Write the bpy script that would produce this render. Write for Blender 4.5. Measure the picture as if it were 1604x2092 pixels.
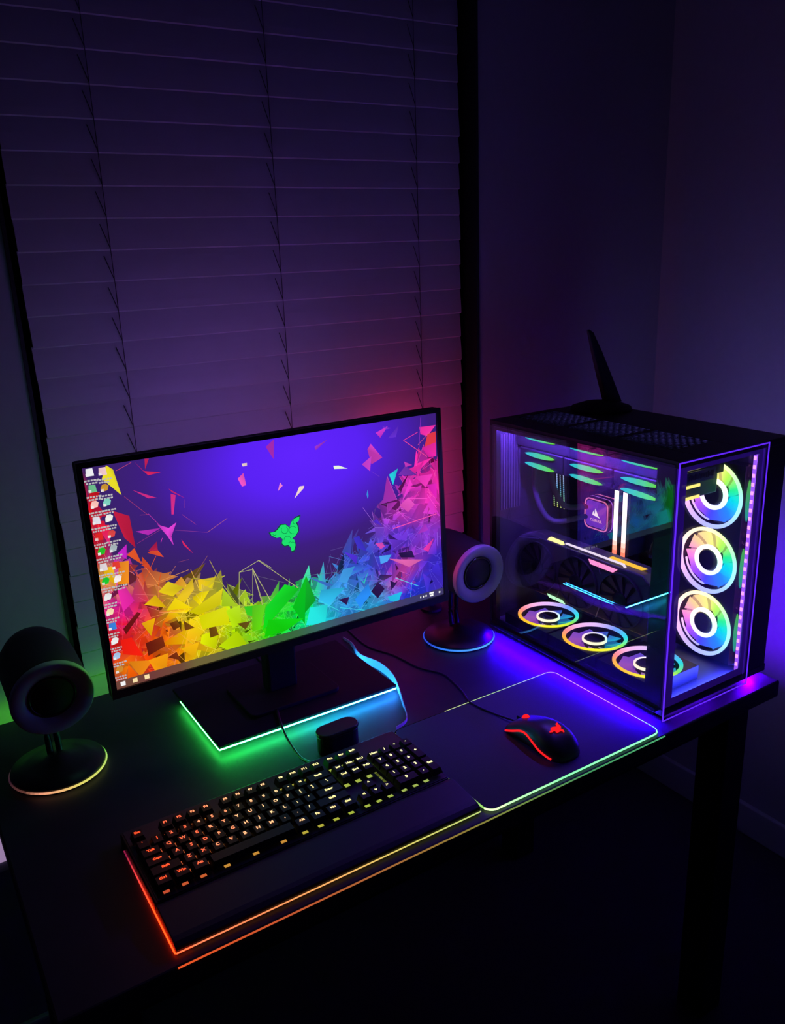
import bpy, bmesh, math, random
from mathutils import Vector, Matrix

scene = bpy.context.scene
C = scene.collection
for o in list(bpy.data.objects):
    bpy.data.objects.remove(o)

# ------------------------------------------------------------------ camera, world, exposure
T = 0.75                       # height of the desk top above the floor
cam_data = bpy.data.cameras.new('camera')
cam = bpy.data.objects.new('camera', cam_data)
C.objects.link(cam)
scene.camera = cam
YAW, PITCH, ROLL, FPX = 0.5572, 0.2996, -0.0378, 1709.5
_f = Vector((math.sin(YAW) * math.cos(PITCH), math.cos(YAW) * math.cos(PITCH), -math.sin(PITCH)))
_r = Vector((math.cos(YAW), -math.sin(YAW), 0))
_u = _r.cross(_f)
_r2 = math.cos(ROLL) * _r + math.sin(ROLL) * _u
_u2 = -math.sin(ROLL) * _r + math.cos(ROLL) * _u
_m = Matrix((_r2, _u2, -_f)).transposed().to_4x4()
_m.translation = Vector((-0.9997, -0.7953, 0.7563 + T))
cam.matrix_world = _m
cam_data.sensor_fit = 'VERTICAL'
cam_data.sensor_height = 24.0
cam_data.lens = 24.0 * FPX / 2092.0
cam_data.clip_start = 0.02

world = bpy.data.worlds.new('night_room_ambient')
scene.world = world
world.use_nodes = True
world.node_tree.nodes['Background'].inputs[0].default_value = (0.55, 0.22, 1.0, 1)
world.node_tree.nodes['Background'].inputs[1].default_value = 0.014

scene.view_settings.view_transform = 'Standard'
scene.view_settings.look = 'None'
scene.view_settings.exposure = 0.0
scene.view_settings.gamma = 1.0
scene.view_settings.use_curve_mapping = False

try:                                    # keep light paths short: the room is small and dark
    cy = scene.cycles
    cy.max_bounces = 6
    cy.diffuse_bounces = 3
    cy.glossy_bounces = 3
    cy.transparent_max_bounces = 8
    cy.use_adaptive_sampling = True
    cy.adaptive_threshold = 0.08
    cy.caustics_reflective = False
    cy.caustics_refractive = False
except AttributeError:
    pass

# ------------------------------------------------------------------ helpers
rnd = random.Random(7)


def srgb(r, g, b):
    def f(c):
        c = c / 255.0
        return c / 12.92 if c <= 0.04045 else ((c + 0.055) / 1.055) ** 2.4
    return (f(r), f(g), f(b))


def mat(name, col, rough=0.5, metal=0.0, noise=0.0, nscale=40.0, bump=0.0, spec=0.5):
    m = bpy.data.materials.new(name)
    m.use_nodes = True
    nt = m.node_tree
    b = nt.nodes['Principled BSDF']
    b.inputs['Base Color'].default_value = (*col, 1)
    b.inputs['Roughness'].default_value = rough
    b.inputs['Metallic'].default_value = metal
    b.inputs['Specular IOR Level'].default_value = spec
    if noise or bump:
        tc = nt.nodes.new('ShaderNodeTexCoord')
        n = nt.nodes.new('ShaderNodeTexNoise')
        n.inputs['Scale'].default_value = nscale
        n.inputs['Detail'].default_value = 5
        nt.links.new(tc.outputs['Object'], n.inputs['Vector'])
        if noise:
            r = nt.nodes.new('ShaderNodeValToRGB')
            r.color_ramp.elements[0].color = (*[c * (1 - noise) for c in col], 1)
            r.color_ramp.elements[1].color = (*[min(1, c * (1 + noise)) for c in col], 1)
            nt.links.new(n.outputs['Fac'], r.inputs['Fac'])
            nt.links.new(r.outputs['Color'], b.inputs['Base Color'])
        if bump:
            bp = nt.nodes.new('ShaderNodeBump')
            bp.inputs['Strength'].default_value = bump
            bp.inputs['Distance'].default_value = 0.002
            nt.links.new(n.outputs['Fac'], bp.inputs['Height'])
            nt.links.new(bp.outputs['Normal'], b.inputs['Normal'])
    return m


def emit(name, col, strength=1.0):
    m = bpy.data.materials.new(name)
    m.use_nodes = True
    nt = m.node_tree
    nt.nodes.clear()
    o = nt.nodes.new('ShaderNodeOutputMaterial')
    e = nt.nodes.new('ShaderNodeEmission')
    e.inputs[0].default_value = (*col, 1)
    e.inputs[1].default_value = strength
    nt.links.new(e.outputs[0], o.inputs[0])
    return m


def emit_attr(name, strength=1.0):
    m = emit(name, (1, 1, 1), strength)
    nt = m.node_tree
    a = nt.nodes.new('ShaderNodeAttribute')
    a.attribute_name = 'Col'
    nt.links.new(a.outputs['Color'], nt.nodes['Emission'].inputs[0])
    return m


def emit_radial(name, stops, strength):
    m = emit(name, (1, 1, 1), strength)
    nt = m.node_tree
    tc = nt.nodes.new('ShaderNodeTexCoord')
    g = nt.nodes.new('ShaderNodeTexGradient')
    g.gradient_type = 'RADIAL'
    r = nt.nodes.new('ShaderNodeValToRGB')
    el = r.color_ramp.elements
    el[0].position, el[0].color = stops[0][0], (*stops[0][1], 1)
    el[1].position, el[1].color = stops[-1][0], (*stops[-1][1], 1)
    for p, c in stops[1:-1]:
        e = el.new(p)
        e.color = (*c, 1)
    nt.links.new(tc.outputs['Object'], g.inputs[0])
    nt.links.new(g.outputs['Fac'], r.inputs['Fac'])
    nt.links.new(r.outputs['Color'], nt.nodes['Emission'].inputs[0])
    return m


def glass(name, tint=(0.75, 0.75, 0.8), ior=1.6):
    m = bpy.data.materials.new(name)
    m.use_nodes = True
    nt = m.node_tree
    nt.nodes.clear()
    o = nt.nodes.new('ShaderNodeOutputMaterial')
    t = nt.nodes.new('ShaderNodeBsdfTransparent')
    t.inputs[0].default_value = (*tint, 1)
    g = nt.nodes.new('ShaderNodeBsdfGlossy')
    g.inputs['Roughness'].default_value = 0.0
    fr = nt.nodes.new('ShaderNodeFresnel')
    # the node inverts the index on back faces; undo that so both faces of the pane reflect alike
    geo = nt.nodes.new('ShaderNodeNewGeometry')
    ix = nt.nodes.new('ShaderNodeMapRange')
    ix.inputs['To Min'].default_value = ior
    ix.inputs['To Max'].default_value = 1.0 / ior
    nt.links.new(geo.outputs['Backfacing'], ix.inputs['Value'])
    nt.links.new(ix.outputs['Result'], fr.inputs[0])
    mx = nt.nodes.new('ShaderNodeMixShader')
    nt.links.new(fr.outputs[0], mx.inputs[0])
    nt.links.new(t.outputs[0], mx.inputs[1])
    nt.links.new(g.outputs[0], mx.inputs[2])
    nt.links.new(mx.outputs[0], o.inputs[0])
    return m


class MB:
    def __init__(self):
        self.v, self.f, self.c = [], [], []

    def add(self, vs, fs, col=None):
        n = len(self.v)
        self.v += [tuple(p) for p in vs]
        for f in fs:
            self.f.append([i + n for i in f])
            self.c.append(col)
        return self

    def box(self, x0, x1, y0, y1, z0, z1, col=None, M=None):
        vs = [Vector((x, y, z)) for z in (z0, z1) for y in (y0, y1) for x in (x0, x1)]
        if M is not None:
            vs = [M @ p for p in vs]
        return self.add(vs, [(0, 2, 3, 1), (4, 5, 7, 6), (0, 1, 5, 4), (2, 6, 7, 3), (0, 4, 6, 2), (1, 3, 7, 5)], col)

    def tube(self, path, r, n=8, closed=False, cols=None, flat=None):
        P = [Vector(p) for p in path]
        k = len(P)
        up = Vector((0, 0, 1))
        rings = []
        for i, p in enumerate(P):
            a = P[(i - 1) % k] if (closed or i) else P[0]
            b = P[(i + 1) % k] if (closed or i < k - 1) else P[-1]
            t = (b - a).normalized()
            s = t.cross(up)
            if s.length < 1e-4:
                s = t.cross(Vector((1, 0, 0)))
            s.normalize()
            w = s.cross(t)
            rr = r[i] if isinstance(r, (list, tuple)) else r
            fl = flat or 1.0
            rings.append([p + s * math.cos(2 * math.pi * j / n) * rr + w * math.sin(2 * math.pi * j / n) * rr * fl for j in range(n)])
        base = len(self.v)
        for ring in rings:
            self.v += [tuple(q) for q in ring]
        for i in range(k if closed else k - 1):
            i2 = (i + 1) % k
            for j in range(n):
                j2 = (j + 1) % n
                self.f.append([base + i * n + j, base + i * n + j2, base + i2 * n + j2, base + i2 * n + j])
                self.c.append(cols[i] if cols else None)
        if not closed:
            self.f.append([base + j for j in range(n)][::-1]); self.c.append(cols[0] if cols else None)
            self.f.append([base + (k - 1) * n + j for j in range(n)]); self.c.append(cols[-1] if cols else None)
        return self

    def lathe(self, prof, n=32, M=None, cap=True):
        base = len(self.v)
        for (r, z) in prof:
            for j in range(n):
                a = 2 * math.pi * j / n
                p = Vector((r * math.cos(a), r * math.sin(a), z))
                self.v.append(tuple(M @ p if M is not None else p))
        for i in range(len(prof) - 1):
            for j in range(n):
                j2 = (j + 1) % n
                self.f.append([base + i * n + j, base + i * n + j2, base + (i + 1) * n + j2, base + (i + 1) * n + j]); self.c.append(None)
        if cap:
            self.f.append([base + j for j in range(n)][::-1]); self.c.append(None)
            self.f.append([base + (len(prof) - 1) * n + j for j in range(n)]); self.c.append(None)
        return self

    def ring(self, r0, r1, z0, z1, n=48, a0=0.0, a1=2 * math.pi):
        full = abs(a1 - a0 - 2 * math.pi) < 1e-6
        k = n if full else n + 1
        base = len(self.v)
        for j in range(k):
            a = a0 + (a1 - a0) * j / n
            c, s = math.cos(a), math.sin(a)
            self.v += [(r0 * c, r0 * s, z0), (r1 * c, r1 * s, z0), (r1 * c, r1 * s, z1), (r0 * c, r0 * s, z1)]
        for j in range(n):
            j2 = (j + 1) % k
            for q in range(4):
                q2 = (q + 1) % 4
                self.f.append([base + j * 4 + q, base + j2 * 4 + q, base + j2 * 4 + q2, base + j * 4 + q2]); self.c.append(None)
        if not full:
            self.f.append([base + i for i in range(4)]); self.c.append(None)
            self.f.append([base + n * 4 + i for i in range(4)][::-1]); self.c.append(None)
        return self

    def prism(self, poly, z0, z1, col=None, M=None):
        n = len(poly)
        vs = [Vector((x, y, z0)) for x, y in poly] + [Vector((x, y, z1)) for x, y in poly]
        if M is not None:
            vs = [M @ p for p in vs]
        fs = [list(range(n))[::-1], list(range(n, 2 * n))]
        fs += [[i, (i + 1) % n, n + (i + 1) % n, n + i] for i in range(n)]
        return self.add(vs, fs, col)

    def mesh(self, name, material, smooth=False):
        me = bpy.data.meshes.new(name)
        me.from_pydata(self.v, [], self.f)
        if any(c is not None for c in self.c):
            ca = me.color_attributes.new('Col', 'FLOAT_COLOR', 'CORNER')
            li = 0
            for p, c in zip(me.polygons, self.c):
                for q in range(p.loop_total):
                    if c is None:
                        cc = (0, 0, 0)
                    elif isinstance(c[0], (tuple, list)):
                        cc = c[q]
                    else:
                        cc = c
                    ca.data[p.loop_start + q].color = (*cc, 1)
        if smooth:
            me.polygons.foreach_set('use_smooth', [True] * len(me.polygons))
        if material:
            me.materials.append(material)
        me.update()
        return me

    def build(self, name, material, parent=None, smooth=False, bevel=0.0, seg=2, loc=None, fix=True):
        me = self.mesh(name, material, smooth)
        if fix:
            bm = bmesh.new(); bm.from_mesh(me)
            bmesh.ops.recalc_face_normals(bm, faces=bm.faces)
            bm.to_mesh(me); bm.free()
        o = link(name, me, parent)
        if loc:
            o.location = loc
        if bevel:
            b = o.modifiers.new('bevel', 'BEVEL')
            b.width = bevel; b.segments = seg; b.limit_method = 'ANGLE'; b.angle_limit = math.radians(40)
        return o


def link(name, data, parent=None):
    o = bpy.data.objects.new(name, data)
    C.objects.link(o)
    if parent is not None:
        o.parent = parent
    return o


def tag(o, label, cat, group=None, kind=None):
    o['label'] = label
    o['category'] = cat
    if group:
        o['group'] = group
    if kind:
        o['kind'] = kind
    return o


def thing(name, label, cat, loc=(0, 0, 0), rz=0.0, group=None):
    o = link(name, None)
    o.location = loc
    o.rotation_euler = (0, 0, rz)
    o.empty_display_size = 0.05
    return tag(o, label, cat, group)


def struct(o):
    o['kind'] = 'structure'
    return o


def rrect(x0, x1, y0, y1, r, n=6):
    pts = []
    for cx, cy, a in ((x1 - r, y0 + r, -90), (x1 - r, y1 - r, 0), (x0 + r, y1 - r, 90), (x0 + r, y0 + r, 180)):
        for i in range(n + 1):
            t = math.radians(a + 90 * i / n)
            pts.append((cx + r * math.cos(t), cy + r * math.sin(t)))
    return pts


def lerp(a, b, t):
    return tuple(x + (y - x) * t for x, y in zip(a, b))


def ramp(stops, t):
    if t <= stops[0][0]:
        return stops[0][1]
    for (p, c), (p2, c2) in zip(stops, stops[1:]):
        if t <= p2:
            return lerp(c, c2, (t - p) / (p2 - p))
    return stops[-1][1]


def smooth_path(pts, k=8):
    P = [Vector(p) for p in pts]
    out = []
    for i in range(len(P) - 1):
        p0, p1, p2, p3 = P[max(i - 1, 0)], P[i], P[i + 1], P[min(i + 2, len(P) - 1)]
        for j in range(k):
            t = j / k
            out.append(0.5 * ((2 * p1) + (p2 - p0) * t + (2 * p0 - 5 * p1 + 4 * p2 - p3) * t * t + (3 * p1 - p0 - 3 * p2 + p3) * t ** 3))
    out.append(P[-1])
    return out


def text_mesh(s, size, bold=0.0):
    cu = bpy.data.curves.new('txt', 'FONT')
    cu.body = s
    cu.size = size
    cu.align_x = 'CENTER'
    cu.align_y = 'CENTER'
    cu.offset = bold
    cu.resolution_u = 2
    ob = bpy.data.objects.new('txt', cu)
    C.objects.link(ob)
    dg = bpy.context.evaluated_depsgraph_get()
    me = bpy.data.meshes.new_from_object(ob.evaluated_get(dg))
    bpy.data.objects.remove(ob)
    bpy.data.curves.remove(cu)
    return me


# ------------------------------------------------------------------ materials
M_wall = mat('wall_paint', (0.42, 0.40, 0.42), 0.85, noise=0.06, nscale=60, bump=0.15)
M_carpet = mat('dark_carpet', (0.045, 0.04, 0.045), 0.95, noise=0.5, nscale=300, bump=0.6)
M_base = mat('baseboard_paint', (0.5, 0.48, 0.5), 0.5)
M_slat = mat('blind_slat', (0.52, 0.5, 0.52), 0.45, noise=0.05, nscale=30)
M_frame_dark = mat('dark_window_frame', (0.012, 0.010, 0.012), 0.6)
M_cord = mat('blind_cord', (0.05, 0.045, 0.05), 0.9)
M_night = mat('night_pane', (0.004, 0.004, 0.008), 0.1)
M_desk = mat('black_desk_laminate', (0.042, 0.042, 0.047), 0.48, noise=0.25, nscale=25, spec=0.3)
M_metal = mat('black_powder_metal', (0.012, 0.012, 0.014), 0.5, metal=0.3)
M_black = mat('black_plastic', (0.010, 0.010, 0.012), 0.42)
M_matte = mat('matte_black_plastic', (0.008, 0.008, 0.010), 0.7)
M_gloss = mat('gloss_black_plastic', (0.008, 0.008, 0.010), 0.15)
M_dark = mat('dark_grey_plastic', (0.03, 0.03, 0.034), 0.45)
M_steel = mat('inner_case_metal', (0.22, 0.22, 0.24), 0.5, metal=0.2)
M_cloth = mat('black_mat_cloth', (0.09, 0.09, 0.10), 0.9, noise=0.2, nscale=900, bump=0.2)
M_silver = mat('grey_speaker_ring', (0.38, 0.39, 0.42), 0.45)
M_cone = mat('driver_cone', (0.12, 0.10, 0.13), 0.35)
M_rubber = mat('cable_rubber', (0.02, 0.02, 0.024), 0.45)
M_white = mat('white_plastic', (0.7, 0.7, 0.72), 0.4)
M_plate = mat('keyboard_plate', (0.07, 0.07, 0.075), 0.45, metal=0.4)
M_tube = mat('sleeved_tube', (0.10, 0.10, 0.12), 0.6)
M_glass = glass('smoked_case_glass', (0.97, 0.97, 0.98), 2.15)
M_attr1 = emit_attr('led_gradient', 1.0)

# ------------------------------------------------------------------ the room
WY = 0.70           # room face of the back wall
WX = 0.76           # room face of the right wall
BL, BR = -0.748, 0.146      # blind left and right ends
HL, HR = BL - 0.022, BR + 0.028
ZT = T + 1.78
floor = MB().box(-2.2, WX + 0.1, -2.4, WY + 0.1, -0.1, 0).build('floor', M_carpet)
struct(floor)
w = MB()
w.box(-2.2, HL, WY, WY + 0.12, 0, 2.7)
w.box(HR, WX + 0.1, WY, WY + 0.12, 0, 2.7)
w.box(HL, HR, WY, WY + 0.12, 0, T - 0.34)
w.box(HL, HR, WY, WY + 0.12, ZT, 2.7)
struct(w.build('wall_back', M_wall))
struct(MB().box(WX, WX + 0.1, -2.4, WY, 0, 2.7).build('wall_right', M_wall))
struct(MB().box(-2.3, -2.2, -2.4, WY, 0, 2.7).build('wall_left', M_wall))
struct(MB().box(-2.3, WX + 0.1, -2.5, -2.4, 0, 2.7).build('wall_front', M_wall))
struct(MB().box(-2.3, WX + 0.1, -2.5, WY + 0.12, 2.7, 2.8).build('ceiling', M_wall))
struct(MB().box(WX - 0.014, WX, -2.4, WY - 0.014, 0, 0.09).build('baseboard_right', M_base, bevel=0.004))
struct(MB().box(-2.2, WX, WY - 0.014, WY, 0, 0.09).build('baseboard_back', M_base, bevel=0.004))
win = link('window_1', MB().box(HL, HR, WY + 0.10, WY + 0.108, T - 0.34, ZT).mesh('window_1', M_night))
struct(win)
for x0, x1 in ((HL, HL + 0.006), (HR - 0.006, HR)):
    MB().box(x0, x1, WY - 0.004, WY + 0.098, T - 0.34, ZT).build('window_frame', M_frame_dark, win)

blind = thing('venetian_blind', 'closed pale horizontal slat blind hanging in the window behind the monitor', 'blind', (0, WY + 0.03, T - 0.30))
slat = MB()
SH, SW = 0.0272, BR - BL
npf = 4
rows_ = []
for i in range(npf + 1):
    s = -1 + 2 * i / npf
    rows_.append((s * SH, 0.0010 * (1 - s * s)))
for side in (0.0, 0.0026):
    for i, (h, b) in enumerate(rows_):
        h2 = h + 0.0018 if (side and i == 0) else h      # slanted lower lip
        slat.v += [(BL, -b - side, h2), (BR, -b - side, h2)]
for i in range(npf):
    slat.f.append([2 * i, 2 * i + 1, 2 * i + 3, 2 * i + 2]); slat.c.append(None)
    k = 2 * (npf + 1)
    slat.f.append([k + 2 * i, k + 2 * i + 2, k + 2 * i + 3, k + 2 * i + 1]); slat.c.append(None)
k = 2 * (npf + 1)
slat.f += [[0, k, k + 1, 1], [2 * npf, 2 * npf + 1, k + 2 * npf + 1, k + 2 * npf]]; slat.c += [None, None]
for e in (0, 1):
    slat.f.append([2 * i + e for i in range(npf + 1)] + [k + 2 * i + e for i in range(npf, -1, -1)]); slat.c.append(None)
slat_me = slat.mesh('slat', M_slat)
bm = bmesh.new(); bm.from_mesh(slat_me); bmesh.ops.recalc_face_normals(bm, faces=bm.faces); bm.to_mesh(slat_me); bm.free()
PITCHS = 0.0512
Z0S = 0.861 + 0.30 - 0.0285 - 22 * PITCHS + 0.0285
NSL = 40
for i in range(NSL):
    s = link('slat', slat_me, blind)
    s.location = (rnd.uniform(-0.0015, 0.0015), 0, 0.03 + i * PITCHS)
    s.rotation_euler = (math.radians(-5.5 + rnd.uniform(-0.3, 0.3)), 0, 0)
for cx in (-0.60, -0.285, 0.035):
    cord = MB()
    cord.tube([(cx, -0.0085, 0), (cx, -0.0085, NSL * PITCHS)], 0.0007, 5)
    cord.build('ladder_cord', M_cord, blind)
    for i in range(4, NSL - 6):  # dark diagonals built in place of the cord's shadow on each slat
        z = 0.03 + i * PITCHS
        MB().tube([(cx, -0.0085, z - 0.024), (cx - 0.012, -0.0055, z + 0.016)], 0.0007, 4).build('cord_shadow_rung', M_cord, blind)
MB().box(BL, BR, -0.025, 0.025, NSL * PITCHS, NSL * PITCHS + 0.05).build('headrail', M_slat, blind)

# ------------------------------------------------------------------ desk
DX0, DX1, DY0, DY1 = -0.955, 0.287, -0.022, 0.665
desk = thing('computer_desk', 'long black desk carrying the monitor, keyboard and computer tower', 'desk', (0, 0, 0))
MB().box(DX0, DX1, DY0, DY1, T - 0.032, T).build('desk_top', M_desk, desk, bevel=0.003)
eg = [(-0.824 + 0.806 * i / 40, DY0 - 0.0004, T - 0.0012) for i in range(41)]  # line of light along the desk edge, put in as emissive colour
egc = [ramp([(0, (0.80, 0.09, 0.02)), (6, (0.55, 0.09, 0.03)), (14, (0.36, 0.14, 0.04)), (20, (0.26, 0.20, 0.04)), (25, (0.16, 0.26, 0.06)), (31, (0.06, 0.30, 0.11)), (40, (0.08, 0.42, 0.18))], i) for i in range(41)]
MB().tube(eg, 0.0011, 6, cols=egc).build('painted_edge_line', emit_attr('painted_edge_glow', 1.0), desk)['label'] = 'painted light line on the front edge, red at left to green at right'
for x0 in (DX0 + 0.03, 0.19):
    for y0 in (DY0 + 0.03, DY1 - 0.09):
        MB().box(x0, x0 + 0.06, y0, y0 + 0.06, 0, T - 0.032).build('leg', M_metal, desk, bevel=0.003)
for y0 in (DY0 + 0.045, DY1 - 0.075):
    MB().box(DX0 + 0.09, 0.19, y0, y0 + 0.03, T - 0.082, T - 0.033).build('apron_rail', M_metal, desk, bevel=0.002)

# ------------------------------------------------------------------ flat plinth under the monitor, lit under its rim
RZ = 0.017
rx0, rx1, rY0, rY1 = -0.630, -0.293, 0.347, 0.575
riser = thing('monitor_plinth', 'flat black plinth under the monitor with green and blue lit rim', 'plinth', (0, 0, T))
MB().box(rx0 + 0.030, rx1 - 0.030, rY0 + 0.040, rY1 - 0.03, 0.0, 0.0110).build('plinth_foot', M_matte, riser)
MB().box(rx0, rx1, rY0, rY1, 0.0110, RZ).build('plinth_top', M_matte, riser, bevel=0.001)
st = [(0.0, (0.012, 0.30, 0.03)), (0.30, (0.015, 0.42, 0.05)), (0.38, (0.02, 0.8, 0.10)), (0.56, (0.02, 0.75, 0.22)), (0.68, (0.02, 0.65, 0.65)), (0.80, (0.02, 0.42, 1.0)), (1.0, (0.03, 0.22, 1.1))]
pth = [(rx0 + 0.0004, rY1 - 0.04 - (rY1 - rY0 - 0.0405) * i / 10, 0.0098) for i in range(11)] + [(rx0 + 0.002 + (rx1 - rx0 - 0.005) * i / 20, rY0 + 0.0004, 0.0098) for i in range(21)] + [(rx1 - 0.0004, rY0 + 0.002 + 0.18 * i / 8, 0.0098) for i in range(9)]
cols = [ramp(st, i / 31) for i in range(32)] + [(0.010, 0.13, 0.42)] * 9
MB().tube(pth, 0.0010, 6, cols=cols).build('rim_light_strip', emit_attr('plinth_rim_light', 130.0), riser)['label'] = 'green to blue light strip under the plinth rim'

# ------------------------------------------------------------------ monitor
MW, MH = 0.597, 0.597 * 9 / 16
mon = thing('monitor', 'wide black monitor showing a rainbow shard wallpaper', 'monitor', (-0.469, 0.373, T + RZ))
TILT = math.radians(2.36)
MR = Matrix.Translation((0, 0, 0.322 - RZ)) @ Matrix.Rotation(-TILT, 4, 'X')
# panel local: x right, z up, -y toward the viewer


def put(o):
    o.matrix_local = MR
    return o


bz, bb = 0.008, 0.013
fr = MB()
fr.box(-MW / 2 - bz, MW / 2 + bz, 0.003, 0.022, -MH / 2 - bb, MH / 2 + bz)
put(fr.build('back_cover', M_matte, mon, bevel=0.003))
fr = MB()
fr.box(-MW / 2 - bz, -MW / 2, -0.002, 0.003, -MH / 2 - bb, MH / 2 + bz)
fr.box(MW / 2, MW / 2 + bz, -0.002, 0.003, -MH / 2 - bb, MH / 2 + bz)
fr.box(-MW / 2, MW / 2, -0.002, 0.003, MH / 2, MH / 2 + bz)
fr.box(-MW / 2, MW / 2, -0.002, 0.003, -MH / 2 - bb, -MH / 2)
put(fr.build('bezel', M_black, mon))
put(MB().box(-0.15, 0.15, 0.022, 0.05, -0.10, 0.10).build('rear_housing', M_matte, mon, bevel=0.01))
MB().box(-0.028, 0.028, 0.070, 0.100, 0.006, 0.31).build('stand_column', M_matte, mon, bevel=0.004)

# --- the picture on the screen: flat coloured shapes, laid out in the photograph's own picture of the screen
CORN = [(166, 957), (894, 846), (912, 1213), (238, 1412)]


def homography(src, dst):
    A = []
    for (x, y), (u, v) in zip(src, dst):
        A.append([x, y, 1, 0, 0, 0, -u * x, -u * y, u])
        A.append([0, 0, 0, x, y, 1, -v * x, -v * y, v])
    n = 8
    for i in range(n):
        p = max(range(i, n), key=lambda r: abs(A[r][i]))
        A[i], A[p] = A[p], A[i]
        d = A[i][i]
        A[i] = [a / d for a in A[i]]
        for r in range(n):
            if r != i and A[r][i]:
                q = A[r][i]
                A[r] = [a - q * b for a, b in zip(A[r], A[i])]
    return [A[i][8] for i in range(8)] + [1.0]


HH = homography(CORN, [(0, 1), (1, 1), (1, 0), (0, 0)])


def uv(x, y):
    d = HH[6] * x + HH[7] * y + 1
    return ((HH[0] * x + HH[1] * y + HH[2]) / d, (HH[3] * x + HH[4] * y + HH[5]) / d)


def c1(x, y):
    return uv(130 + x * 0.29153, 820 + y * 0.29153)


def c2(x, y):
    return uv(520 + x * 0.27725, 820 + y * 0.27725)


def c7(x, y):
    return uv(140 + x * 0.239, 930 + y * 0.239)


BGA = [((560, 960), (92, 34, 250)), ((700, 930), (88, 36, 245)), ((430, 980), (84, 34, 225)), ((560, 1060), (84, 34, 215)),
       ((330, 1010), (62, 30, 120)), ((250, 960), (74, 34, 140)), ((300, 1120), (52, 24, 80)), ((420, 1150), (58, 26, 110)),
       ((560, 1160), (66, 28, 120)), ((650, 1160), (64, 30, 120)), ((690, 1080), (70, 36, 120)), ((780, 1000), (74, 44, 120)),
       ((860, 900), (78, 56, 120)), ((800, 880), (86, 44, 200)), ((740, 960), (82, 44, 190)), ((640, 1040), (82, 36, 190)),
       ((400, 1320), (90, 40, 20)), ((250, 1330), (110, 10, 20)), ((560, 1290), (20, 70, 20)), ((700, 1260), (30, 40, 110)), ((850, 1180), (50, 20, 150)),
       ((190, 1050), (150, 16, 20)), ((205, 1180), (190, 30, 20))]
BGA = [(uv(*p), srgb(*c)) for p, c in BGA]
HUE = [((250, 1290), (250, 25, 40)), ((300, 1375), (255, 60, 0)), ((318, 1285), (250, 80, 0)), ((298, 1245), (235, 40, 70)), ((262, 1400), (250, 60, 10)), ((200, 1050), (230, 20, 30)), ((190, 1130), (235, 25, 25)), ((228, 1180), (255, 180, 0)), ((262, 1090), (225, 30, 60)), ((250, 1140), (220, 40, 190)),
       ((215, 1330), (255, 30, 20)), ((240, 1230), (240, 30, 160)), ((262, 1240), (235, 30, 150)), ((280, 1330), (240, 40, 10)),
       ((270, 1370), (255, 140, 0)), ((300, 1150), (240, 80, 20)), ((330, 1210), (255, 150, 0)), ((340, 1320), (255, 120, 0)),
       ((370, 1240), (255, 220, 0)), ((420, 1250), (255, 230, 0)), ((430, 1320), (250, 225, 0)), ((480, 1240), (200, 235, 0)),
       ((500, 1310), (170, 240, 0)), ((560, 1280), (20, 235, 0)), ((620, 1240), (0, 240, 30)), ((640, 1290), (0, 230, 120)),
       ((662, 1270), (20, 225, 240)), ((690, 1220), (60, 170, 245)), ((720, 1260), (50, 150, 240)), ((760, 1250), (40, 180, 240)),
       ((740, 1150), (60, 90, 230)), ((800, 1150), (70, 50, 225)), ((830, 1100), (110, 60, 240)), ((850, 1210), (40, 60, 245)),
       ((825, 1160), (220, 70, 190)), ((870, 1120), (150, 60, 230)), ((840, 1040), (220, 60, 210)), ((880, 1000), (255, 50, 190)),
       ((890, 950), (255, 40, 170)), ((895, 1150), (70, 50, 240)), ((885, 870), (255, 50, 160))]
HUE = [(uv(*p), srgb(*c)) for p, c in HUE]


def idw(table, u, v, pw=2.0):
    sw, acc = 0, [0, 0, 0]
    for (a, b), c in table:
        d = ((a - u) ** 2 * 3.16 + (b - v) ** 2) ** pw + 1e-7
        q = 1 / d
        sw += q
        for i in range(3):
            acc[i] += c[i] * q
    return tuple(a / sw for a in acc)


hue = lambda a, b: idw(HUE, a, b, 2.2)
# upper outline of the dense band, photograph coordinates
TOPL = [uv(*p) for p in [(166, 957), (205, 1060), (232, 1130), (262, 1165), (300, 1185), (340, 1195), (400, 1205), (455, 1215), (500, 1245),
                         (560, 1240), (600, 1225), (640, 1200), (665, 1225), (690, 1185), (722, 1135), (762, 1090), (800, 1045), (838, 985), (868, 950), (900, 930)]]
TOPL.sort()


def top_at(u):
    for (a, b), (c, d) in zip(TOPL, TOPL[1:]):
        if a <= u <= c:
            return b + (d - b) * (u - a) / max(1e-6, c - a)
    return TOPL[-1][1] if u > 0.5 else TOPL[0][1]


_uc = {}
SKC = [(0.0, srgb(98, 36, 255)), (0.45, srgb(90, 34, 244)), (0.75, srgb(76, 32, 190)), (1.05, srgb(62, 30, 128)), (1.4, srgb(56, 34, 96))]


def sky(a, b):
    d = math.hypot((a - 0.56) / 0.40, (b - 0.90) / 0.42)
    return ramp(SKC, d)



def under(a, b):
    k = (round(a * 400), round(b * 225))
    if k not in _uc:
        m_ = min(1, max(0, (top_at(a) - b) / 0.10))
        m_ = m_ * m_ * (3 - 2 * m_)
        _uc[k] = lerp(sky(a, b), tuple(x * 0.62 for x in hue(a, b)), m_ * 0.85)
    return _uc[k]


scr = MB()
layer = [0]


def spos(u, v, k):
    return ((u - 0.5) * MW, 0.0025 - k * 1.2e-7, (v - 0.5) * MH)


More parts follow.
